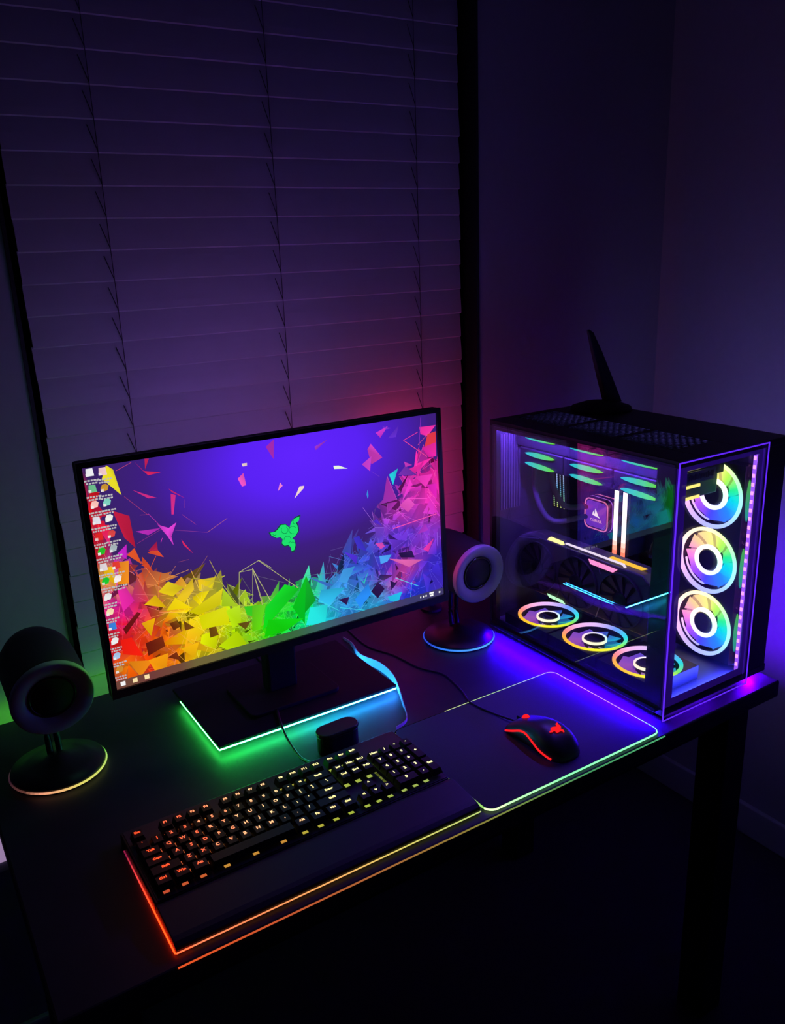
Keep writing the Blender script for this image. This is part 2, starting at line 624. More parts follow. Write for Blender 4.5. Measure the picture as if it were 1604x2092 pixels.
NG, NV = 96, 54
for i in range(NG):
    for j in range(NV):
        q = [(i / NG, j / NV), ((i + 1) / NG, j / NV), ((i + 1) / NG, (j + 1) / NV), (i / NG, (j + 1) / NV)]
        scr.add([spos(a, b, 0) for a, b in q], [(0, 1, 2, 3)], [under(a, b) for a, b in q])


def poly(pts, col, alpha=1.0, vary=None):
    layer[0] += 1
    pts = [(min(1, max(0, a)), min(1, max(0, b))) for a, b in pts]
    cols = []
    for i, (a, b) in enumerate(pts):
        c = col if not callable(col) else col(a, b)
        if alpha < 1:
            c = lerp(under(a, b), c, alpha)
        if vary:
            c = tuple(x * vary[i % len(vary)] for x in c)
        cols.append(c)
    scr.add([spos(a, b, layer[0]) for a, b in pts], [tuple(range(len(pts)))], cols)


def line(p, q, w, col, alpha=1.0):
    ax, ay = p[0] * MW, p[1] * MH
    bx, by = q[0] * MW, q[1] * MH
    dx, dy = bx - ax, by - ay
    L = math.hypot(dx, dy) or 1
    nx, ny = -dy / L * w / 2, dx / L * w / 2
    poly([((ax + nx) / MW, (ay + ny) / MH), ((bx + nx) / MW, (by + ny) / MH), ((bx - nx) / MW, (by - ny) / MH), ((ax - nx) / MW, (ay - ny) / MH)], col, alpha)


R2 = random.Random(21)


for n in range(900):
    u = R2.random()
    tp = top_at(u)
    v = tp * (1 - R2.random() ** 1.5)
    s = R2.uniform(0.010, 0.040)
    dark = R2.random() < 0.10
    b = R2.uniform(0.15, 0.4) if dark else R2.uniform(0.8, 1.15)
    al = R2.choice((0.35, 0.5, 0.65, 0.8, 0.95))
    # slim shards: two corners close together, one far
    a0 = R2.uniform(0, 6.28)
    sp_ = R2.uniform(0.5, 1.6)
    pts = [(u, v)] + [(u + s * k_ * math.cos(a0 + t_) / MW, v + s * k_ * math.sin(a0 + t_) / MH) for k_, t_ in ((R2.uniform(0.8, 1.7), 0), (R2.uniform(0.4, 1.0), sp_))]
    poly(pts, hue, al, [b * R2.uniform(0.55, 1.15) for _ in range(3)])
    if R2.random() < 0.35 and not dark:
        k_ = R2.randrange(3)
        line(pts[k_], pts[(k_ + 1) % 3], R2.uniform(0.0004, 0.0008), lambda a_, b_: tuple(min(1.1, x * 1.1 + 0.10) for x in hue(a_, b_)), 0.8)
for n in range(330):
    u = R2.random()
    tp = top_at(u)
    v = min(tp * R2.random() ** 0.8 + R2.uniform(0, 0.03), 1)
    a = R2.uniform(0, 6.28)
    L = R2.uniform(0.012, 0.05)
    line((u, v), (u + L * math.cos(a) / MW, v + L * math.sin(a) / MH), R2.uniform(0.0003, 0.0007), lambda a_, b_: tuple(min(1.1, x * 1.05 + 0.06) for x in hue(a_, b_)), R2.uniform(0.5, 1.0))

PINK, HOT, ORG = srgb(235, 50, 140), srgb(235, 40, 90), srgb(235, 80, 20)
YEL, LIME, GRN, CYA = srgb(255, 240, 0), srgb(150, 220, 20), srgb(10, 235, 20), srgb(30, 225, 235)
MAG, PUR, WARM = srgb(225, 60, 220), srgb(150, 60, 200), srgb(255, 225, 200)
for pts, col in [
    ([(300, 450), (350, 480), (410, 660), (270, 545)], YEL),
    ([(345, 770), (465, 805), (510, 1030), (430, 960)], srgb(215, 30, 60)),
    ([(500, 425), (565, 490), (690, 500), (600, 520)], HOT), ([(575, 405), (605, 405), (578, 480)], HOT),
    ([(490, 625), (665, 680), (600, 682)], PINK), ([(745, 615), (860, 680), (770, 640)], HOT), ([(760, 650), (795, 660), (780, 795), (765, 795)], PINK),
    ([(510, 915), (690, 890), (600, 940)], srgb(205, 50, 200)), ([(665, 865), (745, 890), (800, 850), (765, 950), (780, 1010), (735, 945)], srgb(240, 70, 225)),
    ([(380, 1070), (445, 1005), (445, 1110)], srgb(225, 40, 225)), ([(450, 1080), (500, 1030), (555, 1145)], srgb(240, 90, 15)),
    ([(550, 1150), (600, 1140), (635, 1195)], ORG), ([(595, 1065), (655, 1030), (710, 1095)], ORG), ([(600, 1050), (660, 985), (668, 1050)], srgb(190, 30, 70)),
    ([(390, 1130), (460, 1120), (460, 1280), (380, 1290)], srgb(255, 150, 0)),
    ([(555, 1090), (600, 1140), (560, 1150)], ORG), ([(835, 970), (920, 1070), (850, 1010)], HOT),
    ([(1235, 545), (1275, 505), (1295, 590), (1265, 600)], srgb(255, 90, 190)), ([(1262, 440), (1300, 435), (1300, 455), (1270, 460)], WARM),
    ([(670, 1340), (740, 1265), (850, 1305), (775, 1370)], srgb(255, 225, 0)), ([(800, 1385), (915, 1240), (925, 1320), (860, 1410)], srgb(245, 205, 20)),
    ([(570, 1430), (650, 1360), (730, 1450)], srgb(255, 205, 0)), ([(730, 1470), (790, 1380), (910, 1450)], srgb(255, 225, 0)),
    ([(890, 1480), (1130, 1310), (1110, 1430), (960, 1500)], srgb(255, 240, 0)), ([(1130, 1310), (1235, 1435), (1120, 1440)], srgb(190, 230, 20)),
    ([(985, 1600), (960, 1510), (1150, 1440), (1180, 1560)], srgb(240, 240, 0)), ([(1150, 1470), (1250, 1430), (1260, 1560), (1200, 1590)], srgb(190, 235, 10)),
    ([(1280, 1440), (1475, 1420), (1400, 1520), (1300, 1500)], srgb(60, 225, 10)),
    ([(980, 1640), (1100, 1600), (1080, 1740), (970, 1700)], srgb(225, 240, 0)), ([(1100, 1720), (1230, 1610), (1300, 1700), (1200, 1760)], srgb(200, 240, 0)),
    ([(455, 1830), (630, 1820), (545, 1940)], srgb(255, 150, 20)), ([(455, 1850), (450, 1960), (540, 1940)], srgb(255, 100, 0)),
    ([(600, 1820), (740, 1770), (730, 1880), (650, 1900)], srgb(255, 165, 10)), ([(550, 1560), (650, 1520), (620, 1650)], srgb(255, 190, 0)),
    ([(830, 1740), (960, 1690), (930, 1800)], srgb(255, 190, 10)), ([(400, 1680), (480, 1660), (560, 1790), (420, 1780)], srgb(255, 30, 10)),
    ([(380, 1330), (430, 1290), (500, 1400), (420, 1480)], srgb(235, 40, 170)), ([(280, 1170), (350, 1160), (370, 1290), (290, 1240)], srgb(255, 200, 0)),
]:
    poly([c1(*p) for p in pts], col, 0.85, [R2.uniform(0.65, 1.1) for _ in range(3)])
# dark hollows between the yellow shards
for pts in [[(750, 1560), (800, 1540), (830, 1580), (780, 1610)], [(850, 1540), (930, 1590), (860, 1610)], [(1030, 1590), (1080, 1580), (1100, 1640), (1040, 1660)],
            [(420, 1600), (520, 1480), (545, 1490), (440, 1640)], [(580, 1700), (700, 1650), (720, 1720), (600, 1790)], [(740, 1800), (800, 1760), (830, 1820)], [(1230, 1560), (1330, 1540), (1290, 1600)]]:
    poly([c1(*p) for p in pts], srgb(105, 26, 14), 0.8, [0.6, 1.0, 0.8])
for pts, col in [
    ([(100, 340), (160, 285), (158, 430)], srgb(190, 50, 180)), ([(460, 340), (560, 285), (470, 365)], srgb(170, 60, 200)),
    ([(600, 480), (640, 478), (705, 500), (605, 503)], srgb(240, 255, 210)), ([(190, 665), (205, 600), (225, 625)], srgb(255, 140, 200)),
    ([(350, 630), (385, 625), (380, 645), (312, 720)], WARM), ([(910, 240), (1000, 190), (945, 275)], srgb(225, 60, 215)), ([(960, 195), (1025, 205), (990, 215)], srgb(140, 60, 220)),
    ([(1080, 185), (1060, 270), (1000, 280)], srgb(105, 50, 215)), ([(850, 360), (875, 320), (960, 420), (880, 470)], srgb(235, 70, 200)), ([(810, 470), (880, 410), (870, 520)], srgb(220, 70, 210)),
    ([(1010, 545), (1075, 500), (1040, 620)], CYA), ([(845, 690), (852, 655), (860, 700), (852, 720)], srgb(60, 160, 240)),
    ([(1075, 550), (1130, 480), (1210, 545)], srgb(130, 55, 190)), ([(1120, 450), (1180, 475), (1130, 490)], srgb(210, 60, 190)),
    ([(1230, 200), (1350, 185), (1290, 265), (1240, 250)], srgb(255, 50, 170)), ([(1290, 250), (1350, 230), (1355, 400), (1270, 340)], srgb(245, 60, 60)),
    ([(1250, 350), (1350, 310), (1355, 410), (1300, 420)], srgb(255, 40, 180)),
    ([(100, 1520), (240, 1350), (350, 1380), (80, 1690)], GRN), ([(300, 1520), (400, 1285), (390, 1640)], srgb(0, 225, 10)), ([(400, 1285), (470, 1465), (390, 1560)], srgb(10, 190, 30)),
    ([(0, 1510), (100, 1500), (60, 1680), (0, 1700)], srgb(110, 235, 10)), ([(120, 1610), (380, 1600), (250, 1690), (90, 1740)], srgb(20, 235, 0)),
    ([(430, 1520), (560, 1500), (540, 1640), (400, 1650)], srgb(40, 235, 235)), ([(490, 1480), (510, 1390), (690, 1370), (570, 1500)], srgb(50, 200, 250)),
    ([(640, 1330), (670, 1240), (760, 1215), (700, 1340)], srgb(70, 170, 250)), ([(400, 1290), (600, 1350), (560, 1365)], srgb(70, 130, 230)),
    ([(680, 1110), (780, 1140), (770, 1200)], srgb(85, 50, 230)), ([(750, 1010), (790, 990), (850, 1110), (780, 1080)], srgb(70, 55, 225)),
    ([(890, 890), (920, 870), (960, 920)], srgb(90, 45, 220)), ([(910, 1050), (960, 1040), (980, 1070), (950, 1090)], srgb(235, 80, 190)),
    ([(1010, 1160), (1100, 1165), (1260, 1165), (1160, 1220)], srgb(245, 110, 190)), ([(1090, 770), (1150, 710), (1200, 760), (1150, 820)], srgb(250, 90, 210)),
    ([(1150, 660), (1250, 620), (1240, 670)], srgb(230, 50, 200)), ([(1200, 560), (1330, 540), (1280, 640)], srgb(255, 60, 200)), ([(1280, 620), (1360, 610), (1360, 720)], srgb(250, 40, 210)),
    ([(1220, 980), (1275, 900), (1300, 950)], srgb(190, 60, 220)), ([(1260, 1090), (1340, 1010), (1300, 1110)], srgb(250, 60, 180)),
    ([(760, 1460), (860, 1340), (880, 1420), (800, 1520)], srgb(40, 140, 250)), ([(940, 1140), (1030, 1130), (1000, 1180), (950, 1200)], srgb(80, 170, 250)),
    ([(790, 1290), (825, 1330), (860, 1250), (830, 1350)], srgb(60, 230, 230)), ([(1000, 1440), (1110, 1400), (1080, 1480), (1020, 1470)], srgb(30, 200, 240)),
]:
    poly([c2(*p) for p in pts], col, 0.85, [R2.uniform(0.65, 1.1) for _ in range(3)])
for pts in [[(880, 1400), (930, 1330), (980, 1380), (930, 1450)], [(1020, 1320), (1070, 1340), (1030, 1390)], [(1080, 1120), (1180, 1100), (1200, 1150), (1100, 1150)], [(640, 1460), (720, 1440), (700, 1500)]]:
    poly([c2(*p) for p in pts], srgb(50, 26, 90), 1.0, [0.6, 1.0, 0.8])
PALE = srgb(190, 190, 120)
for p, q, w_, col in [
    ((1245, 1200), (1385, 1115), 0.0009, PALE), ((1385, 1115), (1475, 1170), 0.0007, PALE), ((1245, 1200), (1245, 1430), 0.0009, PALE), ((1340, 1180), (1410, 1430), 0.0009, PALE),
    ((1340, 1180), (1340, 1430), 0.0006, PALE), ((1245, 1200), (1340, 1180), 0.0007, PALE), ((1260, 1230), (1330, 1340), 0.0005, srgb(110, 110, 100)), ((1340, 1180), (1470, 1400), 0.0009, PALE),
    ((1035, 1115), (1110, 1260), 0.001, srgb(170, 150, 80)), ((920, 1240), (1110, 1270), 0.0010, srgb(190, 180, 50)), ((920, 1240), (1020, 1085), 0.0006, srgb(150, 90, 90)), ((1110, 1260), (1240, 1435), 0.0008, srgb(200, 200, 60)),
    ((1160, 822), (1020, 920), 0.0008, srgb(170, 90, 130)), ((1020, 920), (790, 905), 0.0005, srgb(150, 60, 150)), ((840, 795), (940, 865), 0.0006, srgb(160, 60, 140)), ((430, 670), (600, 800), 0.0006, srgb(170, 60, 110)),
    ((600, 790), (690, 880), 0.0006, srgb(200, 60, 170)), ((540, 800), (600, 795), 0.0005, srgb(160, 60, 120)), ((480, 430), (370, 490), 0.0007, srgb(190, 70, 110)), ((855, 690), (855, 750), 0.0005, srgb(150, 60, 140)),
    ((520, 1000), (690, 900), 0.0006, srgb(150, 50, 130)), ((470, 1150), (570, 1290), 0.0008, srgb(220, 80, 30)), ((655, 1085), (560, 1290), 0.0008, srgb(220, 80, 30)), ((690, 1200), (670, 1300), 0.0009, srgb(220, 80, 30)),
    ((810, 1130), (890, 1110), 0.0005, srgb(150, 70, 110)), ((700, 960), (690, 990), 0.0007, srgb(220, 60, 190)),
]:
    line(c1(*p), c1(*q), w_, col)
for p, q, w_, col in [
    ((45, 1175), (340, 1375), 0.0009, PALE), ((0, 1230), (135, 1470), 0.0009, PALE), ((0, 1235), (80, 1490), 0.0007, PALE), ((0, 1280), (250, 1340), 0.0005, srgb(110, 100, 130)),
    ((405, 1285), (630, 1260), 0.0007, srgb(90, 140, 160)), ((570, 1150), (600, 1340), 0.0006, srgb(90, 70, 170)), ((700, 1050), (580, 1290), 0.0006, srgb(90, 70, 170)), ((580, 1100), (690, 1070), 0.0005, srgb(100, 80, 160)),
    ((540, 1290), (580, 1130), 0.0005, srgb(100, 80, 160)), ((640, 1150), (600, 1300), 0.0005, srgb(100, 80, 160)), ((1115, 295), (1220, 235), 0.0010, srgb(240, 60, 160)), ((1115, 295), (1290, 415), 0.0012, srgb(240, 70, 150)), ((1220, 330), (1310, 230), 0.0007, srgb(240, 90, 130)),
    ((1230, 350), (1240, 130), 0.0008, srgb(150, 50, 200)), ((900, 810), (940, 750), 0.0005, srgb(95, 70, 130)), ((940, 755), (1030, 770), 0.0005, srgb(95, 70, 130)), ((890, 880), (910, 800), 0.0005, srgb(95, 70, 130)),
    ((1170, 560), (1110, 720), 0.0006, srgb(190, 70, 180)), ((880, 520), (940, 560), 0.0005, srgb(120, 60, 200)), ((1040, 940), (1360, 830), 0.0016, srgb(245, 80, 180)), ((1150, 720), (1290, 720), 0.001, srgb(255, 80, 210)),
    ((1290, 690), (1360, 790), 0.0012, srgb(255, 70, 210)), ((650, 1520), (860, 1540), 0.0010, srgb(60, 220, 240)), ((470, 1455), (640, 1540), 0.001, srgb(60, 220, 230)), ((1060, 1300), (1230, 1360), 0.0010, srgb(90, 220, 240)),
    ((1180, 1330), (1170, 1450), 0.0007, srgb(80, 190, 240)), ((1260, 500), (1290, 440), 0.0006, srgb(200, 70, 170)), ((1320, 500), (1310, 430), 0.0006, srgb(200, 70, 170)),
]:
    line(c2(*p), c2(*q), w_, col)

# green three-headed emblem in the middle
EMB = [(350, 850), (312, 866), (288, 892), (276, 934), (246, 910), (212, 914), (190, 945), (170, 963), (133, 970), (142, 990), (180, 1008), (206, 1002), (226, 1016),
       (220, 1048), (240, 1066), (268, 1060), (284, 1076), (292, 1106), (312, 1096), (321, 1060), (313, 1024), (296, 1012), (322, 990), (341, 958), (336, 920), (324, 898), (346, 880)]
ecx, ecy = 262, 985


def emblem_tris(mapf, col, outline=None):
    for grow, cc in ((1.10, outline), (1.0, col)):
        if cc is None:
            continue
        bmE = bmesh.new()
        vs = [bmE.verts.new((ecx + (x - ecx) * grow, ecy + (y - ecy) * grow, 0)) for x, y in EMB]
        bmE.faces.new(vs)
        bmesh.ops.triangulate(bmE, faces=bmE.faces[:])
        for f in bmE.faces:
            mapf([(v.co.x, v.co.y) for v in f.verts], cc)
        bmE.free()


emblem_tris(lambda P, cc: poly([c2(*p) for p in P], cc), srgb(30, 225, 110), srgb(20, 70, 60))
DKG = srgb(8, 110, 60)
for cx, cy, r, a0, a1 in [(240, 950, 26, 150, 420), (300, 950, 28, 40, 290), (262, 1020, 26, -80, 190), (165, 975, 14, 200, 330), (300, 1055, 16, 20, 150), (318, 890, 16, 120, 250)]:
    P = [(cx + r * math.cos(math.radians(a0 + (a1 - a0) * i / 9)), cy - r * math.sin(math.radians(a0 + (a1 - a0) * i / 9))) for i in range(10)]
    for p, q in zip(P, P[1:]):
        line(c2(*p), c2(*q), 0.0007, DKG)

# task bar with its small marks
for i in range(24):
    a, b = i / 24, (i + 1) / 24
    g = lambda a_, b_: lerp(srgb(62, 58, 62), hue(a_, 0.08), 0.12)
    poly([(a, 0), (b, 0), (b, 0.038), (a, 0.038)], g)
WH = (0.9, 0.9, 0.9)
for x in (0.018, 0.048, 0.078):
    poly([(x - 0.006, 0.010), (x + 0.006, 0.010), (x + 0.006, 0.030), (x - 0.006, 0.030)], WH if x < 0.02 else srgb(250, 225, 170))
for x, w_, h_ in ((0.915, 0.004, 0.010), (0.925, 0.004, 0.010), (0.935, 0.005, 0.010), (0.955, 0.016, 0.007), (0.955, 0.013, -0.006), (0.985, 0.006, 0.014)):
    y = 0.019 + (h_ if w_ > 0.012 else 0)
    poly([(x - w_ / 2, y - 0.005), (x + w_ / 2, y - 0.005), (x + w_ / 2, y + 0.005), (x - w_ / 2, y + 0.005)], WH)
# desktop icons in two columns
ICN = [((180, 150), (240, 240, 245)), ((205, 290), (110, 190, 140)), ((225, 425), (255, 200, 190)), ((240, 562), (225, 225, 235)), ((262, 700), (225, 40, 40)), ((285, 825), (40, 190, 40)),
       ((300, 962), (225, 215, 220)), ((320, 1080), (30, 200, 50)), ((338, 1215), (235, 235, 235)), ((357, 1345), (250, 225, 180)), ((377, 1470), (60, 130, 220)), ((398, 1595), (240, 240, 240)),
       ((415, 1725), (170, 200, 235)), ((438, 1840), (210, 140, 50)),
       ((293, 140), (240, 200, 205)), ((312, 280), (205, 150, 50)), ((333, 405), (130, 210, 195)), ((351, 540), (245, 245, 240)), ((372, 675), (220, 70, 70)), ((387, 800), (170, 185, 190)), ((410, 945), (230, 60, 50)), ((425, 1060), (250, 240, 240))]
for (x, y), c in ICN:
    a, b = c7(x, y)
    w_, h_ = 0.0095, 0.0160
    if y > 150 and R2.random() < 0.6:
        poly([(a - w_ * 0.8, b - h_), (a + w_ * 0.6, b - h_ * 0.8), (a + w_, b + h_ * 0.4), (a + w_ * 0.4, b + h_), (a - w_ * 0.5, b + h_ * 0.9), (a - w_, b)], srgb(*c), 1.0, [0.85, 1.0, 1.0])
    else:
        poly([(a - w_, b - h_), (a + w_, b - h_), (a + w_ * 0.8, b + h_), (a - w_ * 0.8, b + h_)], srgb(*c), 1.0, [0.9, 1.0, 1.0])
    poly([(a - w_, b - h_), (a - w_ * 0.3, b - h_), (a - w_ * 0.3, b - h_ * 0.3), (a - w_, b - h_ * 0.3)], (0.85, 0.85, 0.85))
    for k, yy in enumerate((0.034, 0.046)):
        xx = a - 0.016 + 0.004 * k
        while xx < a + 0.015 - 0.004 * k:
            ww = R2.uniform(0.003, 0.007)
            poly([(xx, b - yy - 0.004), (xx + ww, b - yy - 0.004), (xx + ww, b - yy + 0.003), (xx, b - yy + 0.003)], (0.5, 0.48, 0.5))
            xx += ww + 0.0018
M_screen = emit_attr('screen_picture', 1.0)
so = scr.build('screen', M_screen, mon, fix=False)
put(so)
so['label'] = 'lit screen with purple sky, rainbow shards and green emblem'

# coloured light bar along the back of the monitor
bl_stops = [(0.0, (0.08, 0.5, 0.06)), (0.10, (0.10, 0.3, 0.10)), (0.2, (0.10, 0.12, 0.35)), (0.32, (0.10, 0.08, 0.40)), (0.46, (0.65, 0.25, 1.7)), (0.62, (0.6, 0.28, 1.8)), (0.71, (0.10, 0.14, 0.3)), (0.8, (0.5, 0.05, 0.3)), (1.0, (0.9, 0.05, 0.3))]
pth = []
LX, LZ = MW / 2 - 0.012, MH / 2 - 0.02
for i in range(9):
    pth.append((-LX, 0.027, -LZ + 2 * LZ * i / 8))
for i in range(1, 17):
    pth.append((-LX + 2 * LX * i / 16, 0.027, LZ))
for i in range(1, 9):
    pth.append((LX, 0.027, LZ - 2 * LZ * i / 8))
cols = [ramp(bl_stops, i / (len(pth) - 1)) for i in range(len(pth))]
M_back = emit_attr('monitor_backlight', 17.0)
put(MB().tube(pth, 0.004, 6, cols=cols).build('back_light_strip', M_back, mon))['label'] = 'rainbow light strip behind the panel'

MB().prism(rrect(-0.085, 0.085, 0.015, 0.140, 0.012), 0.0, 0.007).build('base_plate', M_matte, mon, bevel=0.0015)

# ------------------------------------------------------------------ speakers
RB = Matrix.Rotation(math.radians(90), 4, 'X')      # lathe axis z -> -y


def make_speaker(label, loc, stops, strength, tilt=3, turn=0.0):
    t = thing('desk_speaker', label, 'speaker', loc, 0, 'pair of round desktop speakers')
    MB().lathe([(0.064, 0.0), (0.070, 0.002), (0.070, 0.004)], 48).build('base_underside', M_matte, t)
    MB().lathe([(0.071, 0.0075), (0.070, 0.011), (0.045, 0.017), (0.020, 0.022), (0.010, 0.028)], 48).build('base', M_black, t, smooth=True)
    pr = [(0.0715 * math.cos(a), 0.0715 * math.sin(a), 0.0058) for a in [2 * math.pi * i / 64 for i in range(64)]]
    cols = [ramp(stops, ((math.degrees(2 * math.pi * i / 64) + 360) % 360) / 360) for i in range(64)]
    MB().tube(pr, 0.0017, 6, closed=True, cols=cols).build('base_light_ring', emit_attr('ring_light', strength), t)
    for sx in (-0.007, 0.007):
        MB().tube(smooth_path([(sx, 0.012, 0.018), (sx, 0.018, 0.06), (sx, 0.012, 0.12)]), 0.005, 8).build('stem', M_black, t, smooth=True)
    A = Matrix.Translation((0, 0.01, 0.165)) @ Matrix.Rotation(turn, 4, 'Z') @ Matrix.Rotation(math.radians(tilt), 4, 'X') @ RB
    head = MB().lathe([(0.010, -0.082), (0.030, -0.078), (0.046, -0.066), (0.054, -0.045), (0.0565, -0.02), (0.0565, 0.05), (0.0575, 0.066), (0.0580, 0.074)], 48, A)
    head.build('housing', M_matte, t, smooth=True)
    MB().lathe([(0.0583, 0.072), (0.0585, 0.080), (0.0560, 0.083), (0.0345, 0.074), (0.0335, 0.072)], 48, A, cap=False).build('front_ring', M_silver, t, smooth=True)
    MB().lathe([(0.0335, 0.0725), (0.0325, 0.076), (0.0305, 0.076), (0.0300, 0.072)], 48, A, cap=False).build('surround', M_gloss, t, smooth=True)
    MB().lathe([(0.030, 0.0735), (0.024, 0.067), (0.013, 0.058)], 40, A, cap=False).build('cone', M_cone, t, smooth=True)
    MB().lathe([(0.013, 0.058), (0.0115, 0.064), (0.007, 0.068), (0.0015, 0.0695)], 32, A).build('dust_cap', mat('dust_cap', (0.06, 0.055, 0.07), 0.2), t, smooth=True)
    return t


blue_ring = [(0, (0.04, 0.06, 0.9)), (0.5, (0.02, 0.05, 0.5)), (0.6, (0.03, 0.2, 0.9)), (0.75, (0.08, 0.35, 1.0)), (0.9, (0.05, 0.1, 1.0)), (1.0, (0.04, 0.06, 0.9))]
left_ring = [(0, (0.10, 0.5, 0.05)), (0.08, (0.05, 0.2, 0.02)), (0.2, (0.02, 0.05, 0.02)), (0.5, (0.03, 0.01, 0.02)), (0.60, (0.12, 0.04, 0.03)), (0.66, (0.9, 0.35, 0.20)), (0.72, (0.9, 0.5, 0.2)), (0.78, (0.8, 0.7, 0.15)), (0.88, (0.6, 0.75, 0.15)), (0.96, (0.4, 0.7, 0.15)), (1.0, (0.10, 0.5, 0.05))]
make_speaker('round black speaker with grey ring face between monitor and computer tower', (-0.068, 0.462, T), blue_ring, 1.3)
make_speaker('unlit black speaker left of the monitor on a yellow-green lit ring base', (-0.852, 0.462, T), left_ring, 1.0, 6)

# ------------------------------------------------------------------ mouse mat
PX0, PX1, PY0, PY1 = -0.3730, -0.0175, -0.0150, 0.2410
matt = thing('mouse_mat', 'black mouse mat with a pale green glowing edge beside the keyboard', 'mouse mat', (0, 0, T))
MB().prism(rrect(PX0 + 0.002, PX1 - 0.002, PY0 + 0.002, PY1 - 0.002, 0.014), 0.0005, 0.0042).build('mat_cloth', M_cloth, matt)
mp = []
loop = rrect(PX0 + 0.001, PX1 - 0.001, PY0 + 0.001, PY1 - 0.001, 0.015, 6)
for a, b in zip(loop, loop[1:] + loop[:1]):
    L = math.hypot(b[0] - a[0], b[1] - a[1])
    k = max(1, int(L / 0.015))
    for i in range(k):
        mp.append((a[0] + (b[0] - a[0]) * i / k, a[1] + (b[1] - a[1]) * i / k))


def mat_col(x, y):
    if y > PY1 - 0.006:      # rear edge, dark at its left end
        if x < -0.264:
            return (0.002, 0.002, 0.002)
        return ramp([(-0.262, (0.55, 0.6, 0.25)), (-0.15, (0.40, 0.65, 0.30)), (-0.03, (0.45, 0.5, 0.5))], x)
    if x < PX0 + 0.004 and y > PY0 + 0.014:
        return (0.25, 0.5, 0.12)
    if x > PX1 - 0.006:
        t = (y - PY0) / (PY1 - PY0)
        return ramp([(0, (0.30, 1.2, 0.55)), (0.10, (0.40, 1.0, 0.55)), (0.25, (0.6, 0.45, 0.8)), (0.6, (0.65, 0.45, 0.75)), (1, (0.5, 0.5, 0.6))], t)
    t = (x - PX0) / (PX1 - PX0)
    return ramp([(0, (0.8, 1.1, 0.5)), (0.08, (0.45, 1.0, 0.4)), (0.4, (0.20, 0.95, 0.36)), (1, (0.28, 1.2, 0.52))], t)


M_matl = emit_attr('mat_edge_light', 1.5)
MB().tube([(x, y, 0.0028) for x, y in mp], 0.0014, 6, closed=True, cols=[mat_col(*p) for p in mp]).build('mat_edge_light', M_matl, matt)['label'] = 'thin pale green and lilac light tube around the mat'

# ------------------------------------------------------------------ keyboard
kb = thing('keyboard', 'black full-size keyboard with glowing red to yellow keys, wrist rest and underglow', 'keyboard', (-0.820, 0.0, T + 0.0002), 0.0)
KW = 0.440
MB().prism(rrect(0, KW, 0.068, 0.226, 0.004), 0.0, 0.0165).build('case', M_black, kb, bevel=0.0015)
MB().box(0.004, KW - 0.004, 0.0705, 0.223, 0.0165, 0.0175).build('switch_plate', M_plate, kb)
rest = MB()
ry0, ry1 = -0.0055, 0.0665
prof = [(ry0 + 0.002, 0.0), (ry0 + 0.002, 0.0048), (ry0, 0.0052), (ry0 + 0.001, 0.0095), (ry0 + 0.007, 0.0130), (ry0 + 0.014, 0.0145), (ry1 - 0.008, 0.0190), (ry1, 0.0165), (ry1, 0.0)]
nP = len(prof)
for x in (0.0, KW):
    rest.v += [(x, y, z) for y, z in prof]
for i in range(nP):
    j = (i + 1) % nP
    rest.f.append([i, j, nP + j, nP + i]); rest.c.append(None)
rest.f += [list(range(nP))[::-1], list(range(nP, 2 * nP))]; rest.c += [None, None]
rest.build('wrist_rest', mat('wrist_rest_rubber', (0.03, 0.03, 0.036), 0.5, noise=0.2, nscale=500), kb, bevel=0.001)

ug = [(-0.0012, 0.205 - 0.209 * i / 12, 0.0026) for i in range(13)] + [(0.0005 + (KW - 0.001) * i / 24, ry0 - 0.0002, 0.0030) for i in range(25)]
ugc = [ramp([(0, (0.25, 0.01, 0.05)), (3, (0.9, 0.05, 0.05)), (7, (5.0, 0.13, 0.02)), (12, (6.0, 0.15, 0.02)), (13.5, (1.3, 0.22, 0.09)), (18, (0.95, 0.24, 0.09)), (24, (0.85, 0.40, 0.12)), (30, (0.62, 0.55, 0.13)), (37, (0.45, 0.60, 0.18))], i) for i in range(38)]
MB().tube(ug, 0.0009, 6, cols=ugc).build('underglow_strip', emit_attr('keyboard_underglow', 1.25), kb)['label'] = 'red to yellow light line around the keyboard foot'
U = 0.01905
KX, KY = 0.0062, 0.0765
rows = []


def krow(y, items, x0=0.0):
    x = x0
    for it in items:
        lab, w_ = it if isinstance(it, tuple) else (it, 1.0)
        if lab is not None:
            rows.append((x, y, w_, 1.0, lab))
        x += w_


krow(5.3, ['Esc', (None, 1), 'F1', 'F2', 'F3', 'F4', (None, .5), 'F5', 'F6', 'F7', 'F8', (None, .5), 'F9', 'F10', 'F11', 'F12', (None, .25), 'Prt', 'Scr', 'Brk'])
krow(4, ['`', '1', '2', '3', '4', '5', '6', '7', '8', '9', '0', '-', '=', ('Back', 2), (None, .25), 'Ins', 'Hm', 'PgU', (None, .25), 'Num', '/', '*', '-'])
krow(3, [('Tab', 1.5)] + list('QWERTYUIOP') + ['[', ']', ('\\', 1.5), (None, .25), 'Del', 'End', 'PgD', (None, .25), '7', '8', '9'])
krow(2, [('Caps', 1.75)] + list('ASDFGHJKL') + [';', "'", ('Enter', 2.25), (None, 3.5), '4', '5', '6'])
krow(1, [('Shift', 2.25)] + list('ZXCVBNM') + [',', '.', '/', ('Shift', 2.75), (None, 1.25), '^', (None, 1.25), '1', '2', '3'])
krow(0, [('Ctrl', 1.25), ('Win', 1.25), ('Alt', 1.25), ('', 6.25), ('Alt', 1.25), ('Fn', 1.25), ('Mn', 1.25), ('Ctrl', 1.25), (None, .25), '<', 'v', '>', (None, .25), ('0', 2), '.'])
rows.append((21.5, 2, 1, 2.0, '+'))
